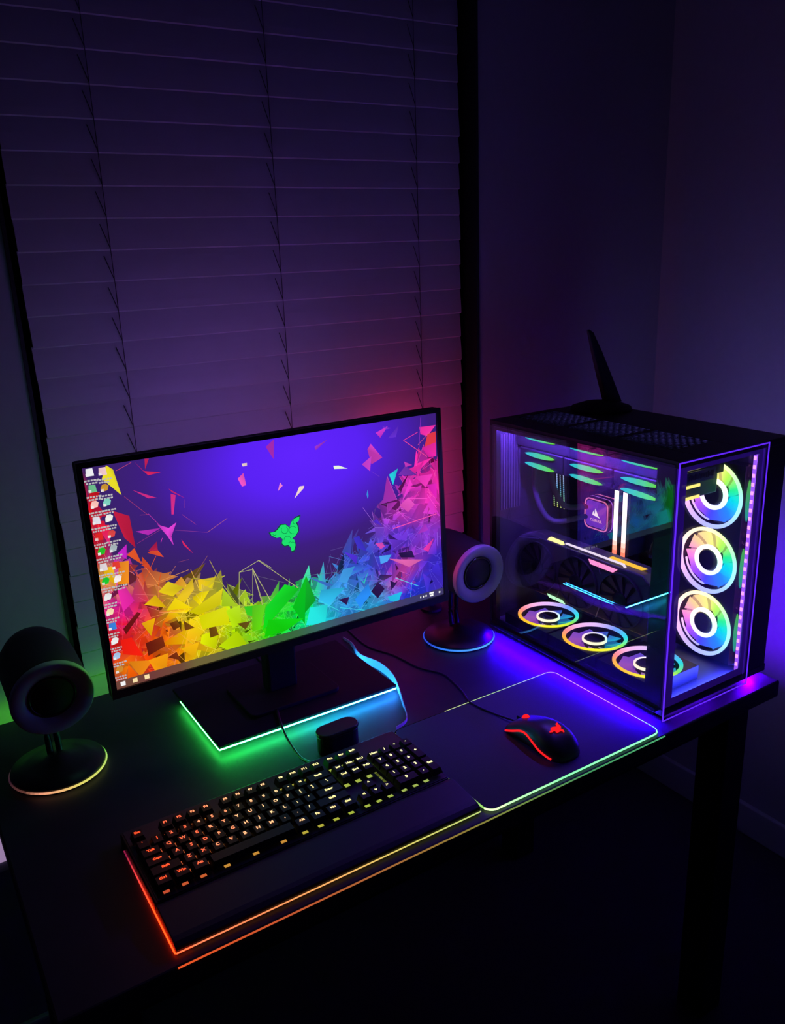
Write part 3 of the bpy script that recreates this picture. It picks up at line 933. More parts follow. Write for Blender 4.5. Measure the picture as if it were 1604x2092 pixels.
rows.append((21.5, 0, 1, 2.0, 'Ent'))
KSTOP = [(0, (1.0, 0.07, 0.02)), (0.12, (1.0, 0.12, 0.05)), (0.3, (1.0, 0.36, 0.16)), (0.5, (1.0, 0.58, 0.28)), (0.62, (1.0, 0.85, 0.30)), (1.0, (0.95, 0.95, 0.42))]
NB = 10
M_leg = [emit('legend_light_%d' % i, ramp(KSTOP, i / (NB - 1)), 1.9) for i in range(NB)]
M_key = mat('keycap', (0.008, 0.008, 0.009), 0.5)
key_me, leg_me = {}, {}


def keycap(w_, h_):
    k = (round(w_, 2), round(h_, 2))
    if k not in key_me:
        b = MB()
        a, c = w_ * U / 2 - 0.0005, h_ * U / 2 - 0.0005
        ti = 0.0028
        z0, z1 = 0.0, 0.0095
        vs = [(-a, -c, z0), (a, -c, z0), (a, c, z0), (-a, c, z0), (-a + ti, -c + ti * 0.9, z1), (a - ti, -c + ti * 0.9, z1), (a - ti, c - ti * 0.5, z1 + 0.0005), (-a + ti, c - ti * 0.5, z1 + 0.0005)]
        b.add(vs, [(0, 3, 2, 1), (4, 5, 6, 7), (0, 1, 5, 4), (1, 2, 6, 5), (2, 3, 7, 6), (3, 0, 4, 7)])
        key_me[k] = b.mesh('key', M_key)
    return key_me[k]


glow = MB()
for (x, y, w_, h_, lab) in rows:
    cx, cy = KX + (x + w_ / 2) * U, KY + (y + h_ / 2) * U
    ko = link('key', keycap(w_, h_), kb)
    ko.location = (cx, cy, 0.0225 + 0.0004 * y)
    bk = min(NB - 1, int(cx / KW * NB))
    if lab:
        kk = (lab, bk)
        if kk not in leg_me:
            big = len(lab) == 1
            me = text_mesh(lab, 0.0078 if big else (0.0062 if len(lab) < 4 else 0.0056), 0.00022)
            me.materials.clear()
            me.materials.append(M_leg[bk])
            leg_me[kk] = me
        lo = link('legend', leg_me[kk], ko)
        lo.location = (0, 0.0022, 0.01025)
    c = ramp([(0, (0.9, 0.10, 0.05)), (0.2, (1, 0.22, 0.05)), (0.4, (0.9, 0.6, 0.08)), (0.62, (0.62, 0.75, 0.08)), (1, (0.55, 0.75, 0.2))], cx / KW)
    n = max(1, int(round(w_))) if w_ < 6 else 3
    for i in range(n):
        ox = cx + ((i + 0.5) / n - 0.5) * w_ * U
        glow.add([(ox - 0.004, cy - 0.0085, 0.0178), (ox + 0.004, cy - 0.0085, 0.0178), (ox + 0.004, cy + 0.004, 0.0178), (ox - 0.004, cy + 0.004, 0.0178)], [(0, 1, 2, 3)], c)
for gx0, c in ((15.02, (0.5, 0.55, 0.05)), (18.27, (0.45, 0.55, 0.08))):  # lit plate between the key clusters, painted as emissive patches
    xa = KX + gx0 * U
    for k in range(9):
        ya = KY + (0.9 + 0.47 * k) * U
        f_ = 0.25 + 0.35 * abs(math.sin(1.7 * k + gx0))
        glow.add([(xa, ya, 0.0178), (xa + 0.0038, ya, 0.0178), (xa + 0.0038, ya + 0.0078, 0.0178), (xa, ya + 0.0078, 0.0178)], [(0, 1, 2, 3)], tuple(v * f_ for v in c))
glow.build('backlight_and_painted_glow', emit_attr('backlight_and_painted_glow', 0.6), kb, fix=False)
kc = smooth_path([(0.294, 0.224, 0.012), (0.291, 0.262, 0.004), (0.293, 0.31, 0.010), (0.298, 0.345, 0.0198), (0.312, 0.39, 0.0194), (0.329, 0.439, 0.0194), (0.350, 0.50, 0.0194), (0.369, 0.565, 0.0194), (0.374, 0.595, 0.0070), (0.377, 0.615, 0.0034), (0.38, 0.64, 0.0034)])
MB().tube(kc, 0.0024, 8).build('keyboard_cable', M_rubber, kb, smooth=True)

# small oval puck behind the keyboard
pk = thing('oval_puck', 'small black oval puck standing behind the keyboard', 'puck', (-0.463, 0.258, T + 0.0001), math.radians(3))


def stadium(hw, hh, n=10):
    return [(hw - hh + hh * math.cos(a), hh * math.sin(a)) for a in [math.radians(-90 + 180 * i / n) for i in range(n + 1)]] + \
           [(-hw + hh + hh * math.cos(a), hh * math.sin(a)) for a in [math.radians(90 + 180 * i / n) for i in range(n + 1)]]


MB().prism(stadium(0.036, 0.0165), 0.0, 0.031).build('puck_body', M_black, pk, bevel=0.002)
MB().prism(stadium(0.0375, 0.018), 0.031, 0.038).build('puck_lid', mat('puck_lid', (0.02, 0.022, 0.022), 0.35), pk, bevel=0.0025, seg=3)

# pale ribbon cable looping off the base
def P0(x, y, z):
    return (x, y, T + z)


rb = MB()
pa = smooth_path([(-0.262, 0.60, 0.005), (-0.266, 0.555, 0.010), (-0.281, 0.496, 0.014), (-0.273, 0.435, 0.018), (-0.280, 0.374, 0.017), (-0.312, 0.296, 0.012), (-0.336, 0.250, 0.012), (-0.365, 0.237, 0.012)], 8)
for i, p in enumerate(pa):
    q = pa[min(i + 1, len(pa) - 1)] - pa[max(i - 1, 0)]
    s_ = Vector((q.y, -q.x, 0)).normalized() * 0.0006
    lo = 0.0003 if 6 < i < len(pa) - 16 else max(0.0003, p.z - 0.006)
    b0 = Vector((p.x, p.y, lo))
    rb.v += [tuple(b0 - s_), tuple(b0 + s_), tuple(p + s_), tuple(p - s_)]
for i in range(len(pa) - 1):
    for k in range(4):
        rb.f.append([i * 4 + k, i * 4 + (k + 1) % 4, i * 4 + 4 + (k + 1) % 4, i * 4 + 4 + k]); rb.c.append(None)
rb.f += [[0, 1, 2, 3], [len(pa) * 4 - 4 + k for k in (3, 2, 1, 0)]]; rb.c += [None, None]
ro = rb.build('ribbon_cable', M_white, None)
ro.location = (0, 0, T)
tag(ro, 'pale flat ribbon cable curling past the right end of the plinth', 'cable')

# ------------------------------------------------------------------ mouse
ms = thing('computer_mouse', 'black mouse with red glowing side line and emblem on the mat', 'mouse', (-0.194, 0.071, T + 0.0044), math.radians(0))
# cross sections along y (front = +y)
secs = [(-0.0640, 0.010, 0.004), (-0.0610, 0.0215, 0.016), (-0.0520, 0.0290, 0.028), (-0.0380, 0.0335, 0.0370), (-0.0200, 0.0345, 0.0415), (0.0000, 0.0325, 0.0405), (0.0200, 0.0305, 0.0350), (0.0380, 0.0315, 0.0270), (0.0520, 0.0325, 0.0200), (0.0600, 0.0310, 0.0150), (0.0640, 0.0260, 0.0080)]


def mouse_pt(y, ang, off=0.0):
    for (a, b) in zip(secs, secs[1:]):
        if a[0] <= y <= b[0]:
            t = (y - a[0]) / (b[0] - a[0])
            w_, h_ = a[1] + (b[1] - a[1]) * t, a[2] + (b[2] - a[2]) * t
            break
    c, s = math.cos(ang), math.sin(ang)
    e = 0.72
    return Vector(((w_ + off) * math.copysign(abs(c) ** e, c), y, (h_ + off) * abs(s) ** e))


mb = MB()
NA = 20
for (y, w_, h_) in secs:
    for i in range(NA + 1):
        mb.v.append(tuple(mouse_pt(y, math.pi * i / NA)))
for k in range(len(secs) - 1):
    for i in range(NA):
        a = k * (NA + 1) + i
        mb.f.append([a, a + 1, a + NA + 2, a + NA + 1]); mb.c.append(None)
    mb.f.append([k * (NA + 1), (k + 1) * (NA + 1), (k + 2) * (NA + 1) - 1, (k + 1) * (NA + 1) - 1]); mb.c.append(None)
mb.f.append(list(range(NA + 1))); mb.c.append(None)
mb.f.append([(len(secs) - 1) * (NA + 1) + i for i in range(NA + 1)][::-1]); mb.c.append(None)
body = mb.build('shell', mat('mouse_shell', (0.035, 0.034, 0.04), 0.38), ms, smooth=True)
sub = body.modifiers.new('sub', 'SUBSURF'); sub.levels = sub.render_levels = 1
M_red = emit('red_led', (1.0, 0.012, 0.018), 1.1)
sp = [(0.055, 168), (0.040, 160), (0.024, 152), (0.010, 152), (-0.008, 160), (-0.026, 168), (-0.042, 171), (-0.050, 172)]
sp = smooth_path([mouse_pt(y, math.radians(a), 0.0003) for y, a in sp], 6)
MB().tube(sp, 0.0016, 6).build('side_light_line', M_red, ms, smooth=True)
MB().lathe([(0.004, -0.0038), (0.0085, -0.0030), (0.0090, 0), (0.0085, 0.0030), (0.004, 0.0038)], 24, Matrix.Translation((0, 0.040, 0.0215)) @ Matrix.Rotation(math.radians(90), 4, 'Y')).build('scroll_wheel', M_red, ms, smooth=True)
em = MB()


def on_mouse(P, cc):
    vs = []
    for x, y in P:
        dx, dy = (x - ecx) * 0.000085, -(y - ecy) * 0.000085
        yy = -0.030 + dy
        ang = math.radians(90) - dx / 0.034 * 0.95
        vs.append(tuple(mouse_pt(yy, ang, 0.0009)))
    em.add(vs, [tuple(range(len(vs)))])


emblem_tris(on_mouse, (1, 0, 0))
em.build('emblem', M_red, ms)
MB().box(-0.0008, 0.0008, 0.0495, 0.063, 0.010, 0.0185).build('button_gap', M_matte, ms)
cpath = smooth_path([(0.0, 0.062, 0.008), (-0.003, 0.083, 0.004), (-0.012, 0.122, 0.0016), (-0.019, 0.165, 0.0016), (-0.006, 0.20, -0.0016), (0.003, 0.238, -0.0024), (0.007, 0.282, -0.0024), (-0.015, 0.33, -0.0024), (-0.025, 0.40, -0.0024), (-0.047, 0.467, -0.0024), (-0.04, 0.56, -0.0024)], 8)
MB().tube(cpath, 0.0018, 7).build('mouse_cable', M_rubber, ms, smooth=True)

# ------------------------------------------------------------------ computer tower
W, D, H = 0.272, 0.445, 0.446
pc = thing('computer_tower', 'black computer tower with glass sides and rainbow lit fans on the right', 'computer', (0, 0, T))
for x0 in (0.015, W - 0.055):
    for y0 in (0.03, D - 0.07):
        MB().box(x0, x0 + 0.04, y0, y0 + 0.04, 0, 0.017).build('foot', M_matte, pc)
MB().box(0, W, 0, D, 0.016, 0.030).build('bottom_panel', M_black, pc, bevel=0.0015)
MB().box(0, W, D - 0.006, D, 0.030, 0.434).build('rear_panel', mat('rear_panel_paint', (0.07, 0.07, 0.08), 0.5), pc)
rp = MB()
rp.box(W - 0.004, W, 0.004, 0.09, 0.030, 0.434); rp.box(W - 0.004, W, 0.36, D - 0.006, 0.030, 0.434)
rp.box(W - 0.004, W, 0.09, 0.36, 0.030, 0.12); rp.box(W - 0.004, W, 0.09, 0.36, 0.37, 0.434)
rp = rp.build('right_panel', M_black, pc)
for i in range(18):
    MB().box(W - 0.004, W, 0.09 + 0.015 * i, 0.0945 + 0.015 * i, 0.12, 0.37).build('vent_bar', M_black, rp)
MB().box(W - 0.022, W - 0.020, 0.10, 0.35, 0.13, 0.36).build('added_vent_light', emit('added_vent_glow', (0.26, 0.24, 1.0), 6.0), pc)  # added glowing sheet, out of sight, that brightens the right wall
MB().box(0.214, W - 0.004, 0.0, 0.008, 0.030, 0.434).build('front_column', M_black, pc)
MB().box(0.216, 0.219, 0.008, D - 0.006, 0.030, 0.434).build('chamber_divider', M_steel, pc)
MB().box(0.006, 0.214, 0.008, D - 0.008, 0.0302, 0.0322).build('chamber_floor', M_steel, pc)
# top panel with an open vent field
tx0, tx1, ty0, ty1 = 0.052, 0.150, 0.055, 0.425
tp = MB()
tp.box(0, tx0, 0, D, 0.434, H); tp.box(tx1, W, 0, D, 0.434, H)
tp.box(tx0, tx1, 0, ty0, 0.434, H); tp.box(tx0, tx1, ty1, D, 0.434, H)
tp.build('top_panel', M_black, pc, bevel=0.001)
vg = MB()
nr = 12
for i in range(1, nr):
    x = tx0 + (tx1 - tx0) * i / nr
    vg.box(x - 0.0012, x + 0.0012, ty0, ty1, 0.441, 0.445)
for i in range(nr):
    x0, x1 = tx0 + (tx1 - tx0) * i / nr, tx0 + (tx1 - tx0) * (i + 1) / nr
    y = ty0 + (0.007 if i % 2 else 0.0)
    while y < ty1 - 0.004:
        vg.box(x0, x1, y, y + 0.0035, 0.441, 0.4448)
        y += 0.0145
for yy in (0.172, 0.297):
    vg.box(tx0, tx1, yy, yy + 0.012, 0.4405, 0.4452)
vg.build('top_vent_grille', M_black, pc)['kind'] = 'stuff'
# side glass, its dark printed border and the front glass
MB().box(-0.004, 0.0, 0.004, D - 0.012, 0.0312, 0.440).build('side_glass', M_glass, pc)
sb = MB()
sb.box(0.0005, 0.004, 0.004, 0.040, 0.030, 0.434)
sb.build('front_pillar', M_black, pc)
MB().box(0.0005, 0.004, 0.040, D - 0.012, 0.030, 0.038).build('side_bottom_rail', M_black, pc)
MB().box(0.0005, 0.004, 0.040, D - 0.012, 0.428, 0.434).build('side_top_rail', M_black, pc)
MB().box(0.0005, 0.010, D - 0.020, D - 0.006, 0.030, 0.434).build('rear_pillar', M_black, pc)
MB().box(0.0, 0.214, -0.004, 0.0, 0.010, 0.444).build('front_glass', M_glass, pc)
M_edge = emit('edge_lit_glass_violet', (0.11, 0.02, 0.9), 1.2)
M_bord = emit('edge_lit_border', (0.016, 0.003, 0.14), 1.0)
for nm, b_ in (('left', (0.0, 0.021, 0.030, 0.434)), ('right', (0.200, 0.213, 0.030, 0.434)), ('top', (0.021, 0.200, 0.427, 0.434)), ('bottom', (0.021, 0.200, 0.030, 0.042))):
    MB().box(b_[0], b_[1], 0.0005, 0.003, b_[2], b_[3]).build('front_border', M_bord, pc)
for b_ in ((-0.0042, -0.0012, 0.010, 0.444), (0.2118, 0.2142, 0.010, 0.444), (-0.004, 0.2142, 0.4425, 0.4445), (-0.004, 0.2142, 0.0100, 0.0118)):
    MB().box(b_[0], b_[1], -0.0045, -0.0035, b_[2], b_[3]).build('glass_edge_light', M_edge, pc)
# vertical light strip inside the front right edge
MB().box(0.1985, 0.2005, 0.006, 0.012, 0.035, 0.430).build('inner_light_strip', emit('violet_strip', (0.35, 0.10, 1.0), 1.6), pc)
led = MB()
for i in range(26):
    z = 0.045 + i * 0.0148
    led.box(0.1965, 0.1985, 0.0065, 0.0105, z, z + 0.006)
led.build('strip_diodes', emit('pink_diodes', (0.95, 0.35, 1.0), 2.0), pc)['kind'] = 'stuff'
# violet glow strips under the long bottom edges
M_under = emit('underglow_violet', (0.03, 0.0, 1.0), 600.0)
MB().box(-0.0100, 0.0, 0.008, D - 0.012, 0.0250, 0.0310).build('side_trim', M_black, pc)
MB().box(-0.0075, -0.0030, 0.010, D - 0.014, 0.0240, 0.0249).build('underglow_strip', M_under, pc)
MB().box(W - 0.018, W - 0.012, 0.012, D - 0.012, 0.0115, 0.0158).build('underglow_strip', emit('underglow_violet_wall_side', (0.09, 0.0, 1.0), 800.0), pc)
# added fill strips, unseen behind the front bottom border and the side top rail
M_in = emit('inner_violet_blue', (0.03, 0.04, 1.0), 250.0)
MB().box(0.030, 0.190, 0.0040, 0.0060, 0.0325, 0.0385).build('added_fill_strip', M_in, pc)
MB().box(0.0055, 0.0100, 0.045, D - 0.024, 0.4275, 0.4320).build('added_fill_strip', emit('ceiling_violet', (0.16, 0.05, 1.0), 330.0), pc)
# rear wall ridges
for i in range(9):
    MB().box(0.014 + i * 0.0065, 0.0165 + i * 0.0065, D - 0.0105, D - 0.006, 0.262, 0.415).build('vent_ridge', M_steel, pc)

# ---- case fans
SIDE = [(0.0, (1.0, 0.25, 0.65)), (0.10, (0.40, 0.08, 0.9)), (0.22, (0.06, 0.06, 0.9)), (0.36, (0.02, 0.22, 1.0)), (0.47, (0.0, 0.65, 0.75)), (0.56, (0.02, 0.8, 0.25)), (0.66, (0.45, 0.9, 0.08)), (0.76, (1.0, 0.85, 0.25)), (0.88, (1.0, 0.6, 0.3)), (1.0, (1.0, 0.25, 0.65))]
BOT = [(0.0, (1.0, 0.55, 0.02)), (0.10, (1.0, 0.85, 0.02)), (0.2, (0.8, 0.85, 0.02)), (0.28, (0.2, 0.8, 0.1)), (0.38, (0.02, 0.7, 0.75)), (0.5, (0.15, 0.3, 0.95)), (0.62, (0.75, 0.5, 1.0)), (0.72, (0.9, 0.45, 0.75)), (0.82, (1.0, 0.25, 0.25)), (0.9, (1.0, 0.4, 0.05)), (1.0, (1.0, 0.55, 0.02))]
BOTB = [(0.0, (0.30, 0.05, 0.5)), (0.15, (0.6, 0.4, 0.5)), (0.28, (0.05, 0.5, 0.4)), (0.42, (0.02, 0.5, 0.9)), (0.55, (0.05, 0.1, 0.7)), (0.7, (0.22, 0.08, 0.75)), (0.85, (0.45, 0.12, 0.65)), (1.0, (0.30, 0.05, 0.5))]


def white_mix(st, k):
    return [(p, lerp(c, (1, 1, 1), k)) for p, c in st]


FR = 0.0605
frame_b = MB()
nn = 32
for z in (0.0, 0.025):
    for j in range(nn):
        a = 2 * math.pi * j / nn
        c, s = math.cos(a), math.sin(a)
        m_ = max(abs(c), abs(s))
        frame_b.v += [(0.0575 * c, 0.0575 * s, z), (0.06 * c / m_, 0.06 * s / m_, z)]
for j in range(nn):
    j2 = (j + 1) % nn
    a, b, c, d = 2 * j, 2 * j + 1, 2 * j2 + 1, 2 * j2
    o_ = 2 * nn
    frame_b.f += [[a, b, c, d], [o_ + a, o_ + d, o_ + c, o_ + b], [a, d, o_ + d, o_ + a], [b, o_ + b, o_ + c, c]]
    frame_b.c += [None] * 4
fan_frame_me = frame_b.mesh('case_fan', M_black)
hub_me = MB().lathe([(0.019, 0.004), (0.0195, 0.022), (0.018, 0.0235)], 32).mesh('hub', M_dark)


def blade_mesh(i, material, n=9):
    b = MB()
    a0 = 2 * math.pi * i / n
    K = 5
    for k in range(K + 1):
        r = 0.026 + (0.0515 - 0.026) * k / K
        sw = 0.25 * k / K
        for e in (0, 1):
            a = a0 + sw + (0.0 if e == 0 else 0.66)
            z = 0.017 if e == 0 else 0.010
            b.v.append((r * math.cos(a), r * math.sin(a), z))
            b.v.append((r * math.cos(a), r * math.sin(a), z - 0.0012))
    for k in range(K):
        q = 4 * k
        b.f += [[q, q + 4, q + 6, q + 2], [q + 1, q + 3, q + 7, q + 5], [q, q + 1, q + 5, q + 4], [q + 2, q + 6, q + 7, q + 3]]
        b.c += [None] * 4
    q = 4 * K
    b.f += [[0, 2, 3, 1], [q, q + 1, q + 3, q + 2]]
    b.c += [None] * 2
    return b.mesh('blade', material)


def fan_kit(tag_, ring_st, blade_st, ring_s, hub_s, blade_s, wm=0.35, hub_r=0.0255):
    mr = emit_radial('fan_ring_' + tag_, white_mix(ring_st, wm), ring_s)
    mh = emit_radial('fan_hub_light_' + tag_, white_mix(ring_st, 0.55), hub_s)
    mbld = emit_radial('fan_blade_' + tag_, blade_st, blade_s)
    return dict(ring=MB().ring(0.0535, 0.0597, 0.0215, 0.0268, 64).mesh('light_ring', mr),
                arc=MB().ring(0.0470, 0.0488, 0.0180, 0.0215, 20, math.radians(190), math.radians(262)).mesh('inner_arc', mr),
                hubl=MB().ring(0.0205, hub_r, 0.0190, 0.0235, 40).mesh('hub_light', mh),
                blades=[blade_mesh(i, mbld) for i in range(9)], back=MB().lathe([(0.0515, 0.0015), (0.0515, 0.003)], 32).mesh('fan_back', emit_radial('fan_diffuser_' + tag_, blade_st, blade_s * 0.55)))


def put_fan(kit, X, Y, Z, loc, label, arc=False):
    f = link('case_fan', fan_frame_me, pc)
    f['label'] = label
    m_ = Matrix((X, Y, Z)).transposed().to_4x4()
    m_.translation = Vector(loc)
    f.matrix_local = m_
    link('light_ring', kit['ring'], f)
    link('hub', hub_me, f)
    link('hub_light', kit['hubl'], f)
    link('fan_back', kit['back'], f)
    for bme in kit['blades']:
        link('blade', bme, f)
    if arc:
        link('inner_arc', kit['arc'], f)
    return f


kit_s = fan_kit('side', SIDE, SIDE, 2.4, 2.6, 1.7, 0.28, 0.0275)
kit_b = fan_kit('bottom', BOT, BOTB, 1.6, 1.8, 1.0, 0.0, 0.0232)
vx, vy, vz = Vector((1, 0, 0)), Vector((0, 1, 0)), Vector((0, 0, 1))
for i, z in enumerate((0.343, 0.223, 0.103)):
    put_fan(kit_s, -vy, vz, -vx, (0.2145, 0.078, z), ('upper', 'middle', 'lower')[i] + ' side fan with bright rainbow ring', True)
    b = MB()
    for k in range(13):
        t = k / 12
        hw = 0.0055 * math.sin(math.pi * t) ** 0.7 + 0.0003
        zz = z + 0.036 - 0.072 * t
        b.v += [(0.2015 - hw, 0.0162, zz), (0.2015 + hw, 0.0162, zz), (0.2015 - hw, 0.0176, zz), (0.2015 + hw, 0.0176, zz)]
    for k in range(12):
        q = 4 * k
        cc = lerp((0.10, 0.8, 0.05), (0.02, 0.6, 0.55), k / 11)
        b.f += [[q, q + 4, q + 5, q + 1], [q + 2, q + 3, q + 7, q + 6], [q, q + 2, q + 6, q + 4], [q + 1, q + 5, q + 7, q + 3]]
        b.c += [cc] * 4
    b.build('side_slit_light', emit_attr('slit_green', 0.7), pc)
for i, y in enumerate((0.343, 0.217, 0.0915)):
    put_fan(kit_b, vx, vy, vz, (0.066, y, 0.0325), ('rear', 'middle', 'front')[i] + ' floor fan with yellow and pink ring')

# ---- radiator and top fans
MB().box(0.052, 0.172, 0.046, 0.428, 0.392, 0.418).build('radiator', M_matte, pc, bevel=0.002)
M_lens = emit_attr('fan_side_light', 1.15)


def lens(y0, y1, z, h, c0, c1_, x=0.0475, slope=0.0):
    b = MB()
    n = 12
    for i in range(n + 1):
        t = i / n
        hh = h * (math.sin(math.pi * t) ** 0.6) / 2 + 0.0003
        y = y0 + (y1 - y0) * t
        zz = z + slope * t
        b.v += [(x, y, zz - hh), (x, y, zz + hh), (x + 0.002, y, zz - hh), (x + 0.002, y, zz + hh)]
    for i in range(n):
        q = 4 * i
        ca, cb = lerp(c0, c1_, i / n), lerp(c0, c1_, (i + 1) / n)
        for fv in ([q, q + 4, q + 5, q + 1], [q + 2, q + 3, q + 7, q + 6], [q, q + 2, q + 6, q + 4], [q + 1, q + 5, q + 7, q + 3]):
            b.f.append(fv)
            b.c.append([ca if v_ < q + 4 else cb for v_ in fv])
    b.f += [[0, 1, 3, 2], [4 * n, 4 * n + 2, 4 * n + 3, 4 * n + 1]]; b.c += [c0, c1_]
    return b


for i, yc in enumerate((0.357, 0.2365, 0.1155)):
    f = MB().box(0.051, 0.171, yc - 0.0595, yc + 0.0595, 0.355, 0.3915).build('top_fan', M_black, pc, bevel=0.003)
    f['label'] = 'ceiling fan with green and cyan side lights'
    cy_, gr_ = (0.02, 0.62, 0.85), (0.16, 0.85, 0.01)
    for z, h, s_ in ((0.4115, 0.0045, 0.0), (0.3815, 0.0085, 0.0), (0.3625, 0.0085, -0.003)):
        lens(yc + 0.040, yc - 0.040, z, h, cy_, gr_, 0.0475, s_).build('side_light', M_lens, f)
    dsk = MB().lathe([(0.050, 0.3545), (0.050, 0.3552)], 32, Matrix.Translation((0.111, yc, 0)))
    dsk.build('blade_disc', emit('top_fan_glow', (0.02, 0.16, 0.14), 1.0), f)
M_yl = emit('yellow_slit', (1.0, 0.85, 0.2), 1.6)
for z in (0.4115, 0.3815, 0.3625):
    MB().box(0.062, 0.110, 0.0430, 0.0455, z - 0.0022, z + 0.0022).build('front_slit_light', M_yl, pc)
# printed label on the radiator end
lb = MB().box(0.070, 0.140, 0.0385, 0.0395, 0.389, 0.408).build('radiator_label', mat('label_green_grey', (0.20, 0.36, 0.34), 0.6), pc)
tb = MB()
x = 0.074
rr = random.Random(3)
while x < 0.135:
    w_ = rr.uniform(0.0008, 0.003)
    tb.box(x, x + w_, 0.0380, 0.0386, 0.394 + rr.choice((0, 0.001)), 0.404 - rr.choice((0, 0.002)))
    x += w_ + rr.uniform(0.0007, 0.0015)
tb.build('label_print', M_matte, lb)['kind'] = 'stuff'
# added glowing sheet between radiator and top vents, lights the vent holes
MB().box(0.056, 0.168, 0.06, 0.42, 0.4195, 0.4205).build('added_light_sheet', emit('top_vent_glow', (0.12, 0.10, 0.60), 10.0), pc)

# ---- motherboard side
mbd = MB().box(0.206, 0.2155, 0.150, 0.432, 0.110, 0.385).build('motherboard', mat('black_pcb', (0.02, 0.022, 0.03), 0.5, noise=0.5, nscale=120), pc)
MB().box(0.172, 0.206, 0.375, 0.432, 0.20, 0.372).build('port_cover', M_dark, mbd, bevel=0.006)
MB().box(0.180, 0.206, 0.24, 0.36, 0.340, 0.368).build('heat_sink', M_dark, mbd, bevel=0.004)
MB().box(0.185, 0.206, 0.17, 0.36, 0.118, 0.165).build('board_shield', M_dark, mbd, bevel=0.004)
for i in range(4):
    MB().box(0.190, 0.206, 0.305, 0.372, 0.123 + 0.010 * i, 0.129 + 0.010 * i).build('slot', M_matte, mbd)
M_ram = emit_attr('memory_light', 2.4)
for y in (0.2535, 0.2325):
    r_ = MB().box(0.150, 0.205, y - 0.0035, y + 0.0035, 0.192, 0.325).build('memory_stick', M_dark, pc, bevel=0.001)
    b = MB()
    st_ = [(0.0, (1.0, 0.10, 0.04)), (0.14, (1.0, 0.35, 0.25)), (0.3, (1.0, 0.75, 0.75)), (0.7, (1.0, 0.85, 0.9)), (1.0, (1.0, 0.8, 0.95))]
    for k in range(14):
        t = (k + 0.5) / 14
        z0 = 0.193 + 0.131 * k / 14
        b.box(0.1465, 0.150, y - 0.0038, y + 0.0038, z0, z0 + 0.131 / 14, ramp(st_, t))
    b.build('light_bar', M_ram, r_)
# liquid cooler pump with its glowing rounded-square outlines
RX = Matrix((-vy, vz, -vx)).transposed().to_4x4()


def on_side(x, y, z):
    m_ = RX.copy()
    m_.translation = Vector((x, y, z))
    return m_


def sq_ring(hw, t, r, z0, z1):
    a, b = rrect(-hw, hw, -hw, hw, r), rrect(-hw + t, hw - t, -hw + t, hw - t, r - t * 0.6)
    m_ = MB()
    n = len(a)
    m_.v = [(x, y, z0) for x, y in a] + [(x, y, z0) for x, y in b] + [(x, y, z1) for x, y in a] + [(x, y, z1) for x, y in b]
    for i in range(n):
        j = (i + 1) % n
        m_.f += [[i, j, n + j, n + i], [2 * n + i, 3 * n + i, 3 * n + j, 2 * n + j], [i, 2 * n + i, 2 * n + j, j], [n + i, n + j, 3 * n + j, 3 * n + i]]
        m_.c += [None] * 4
    return m_


pump = MB().prism(rrect(-0.032, 0.032, -0.032, 0.032, 0.013), 0.0, 0.055).build('cooler_pump', M_gloss, pc, bevel=0.002)
pump.matrix_local = on_side(0.203, 0.303, 0.260)
M_pk = emit('pink_outline', (1.0, 0.22, 0.55), 0.9)
M_pl = emit('violet_outline', (0.5, 0.15, 0.95), 0.8)
sq_ring(0.0305, 0.0022, 0.012, 0.0551, 0.0562).build('outline_light', M_pk, pump)
sq_ring(0.0325, 0.0014, 0.0135, 0.044, 0.046).build('outline_light', M_pl, pump)
sq_ring(0.0325, 0.0014, 0.0135, 0.030, 0.032).build('outline_light', M_pk, pump)
MB().prism(rrect(-0.026, 0.026, -0.026, 0.026, 0.008), 0.0551, 0.0554).build('pump_face', emit('violet_face', (0.20, 0.04, 0.60), 0.9), pump)
M_wt = emit('white_logo', (1.0, 0.85, 0.95), 1.2)
lg = MB()
for tri in ([(-0.002, 0.012), (0.007, -0.004), (-0.004, -0.001)], [(-0.005, 0.009), (-0.006, -0.001), (-0.010, 0.000)], [(0.001, 0.003), (0.010, -0.0055), (-0.011, -0.002)]):
    lg.prism(tri, 0.0555, 0.0558)
lg.build('sail_logo', M_wt, pump)
cs = link('brand_lettering', text_mesh('CORSAIR', 0.0075, 0.0002), pump)
cs.data.materials.clear(); cs.data.materials.append(emit('pink_lettering', (1.0, 0.45, 0.7), 1.0))
cs.location = (0, -0.0125, 0.0556)
for pts in ([(0.15, 0.33, 0.25), (0.10, 0.375, 0.24), (0.085, 0.405, 0.29), (0.09, 0.415, 0.36), (0.095, 0.415, 0.395)],
            [(0.15, 0.33, 0.27), (0.12, 0.36, 0.27), (0.105, 0.378, 0.31), (0.105, 0.385, 0.36), (0.105, 0.387, 0.395)]):
    MB().tube(smooth_path([(0.155, 0.318, pts[0][2])] + pts[0:]), 0.0055, 10).build('coolant_tube', M_tube, pc, smooth=True)
# lit perforated sheet beside the rear panel
ps = MB().box(0.150, 0.152, 0.385, 0.428, 0.245, 0.345).build('perforated_sheet', M_matte, pc)
dots = MB()
DST = [(0, (0.8, 0.9, 0.2)), (0.2, (0.3, 0.8, 0.5)), (0.45, (0.2, 0.6, 1.0)), (0.75, (0.55, 0.6, 1.0)), (1, (0.9, 0.5, 1.0))]
for cI in range(4):
    for rI in range(24):
        t = rI / 23
        z = 0.250 + 0.09 * t
        y = 0.424 - 0.0095 * cI + 0.006 * (t - 0.5)
        dots.box(0.1494, 0.150, y - 0.0014, y + 0.0014, z, z + 0.0022, ramp(DST, t))
dots.build('light_dots', emit_attr('light_dots', 0.9), ps)['kind'] = 'stuff'

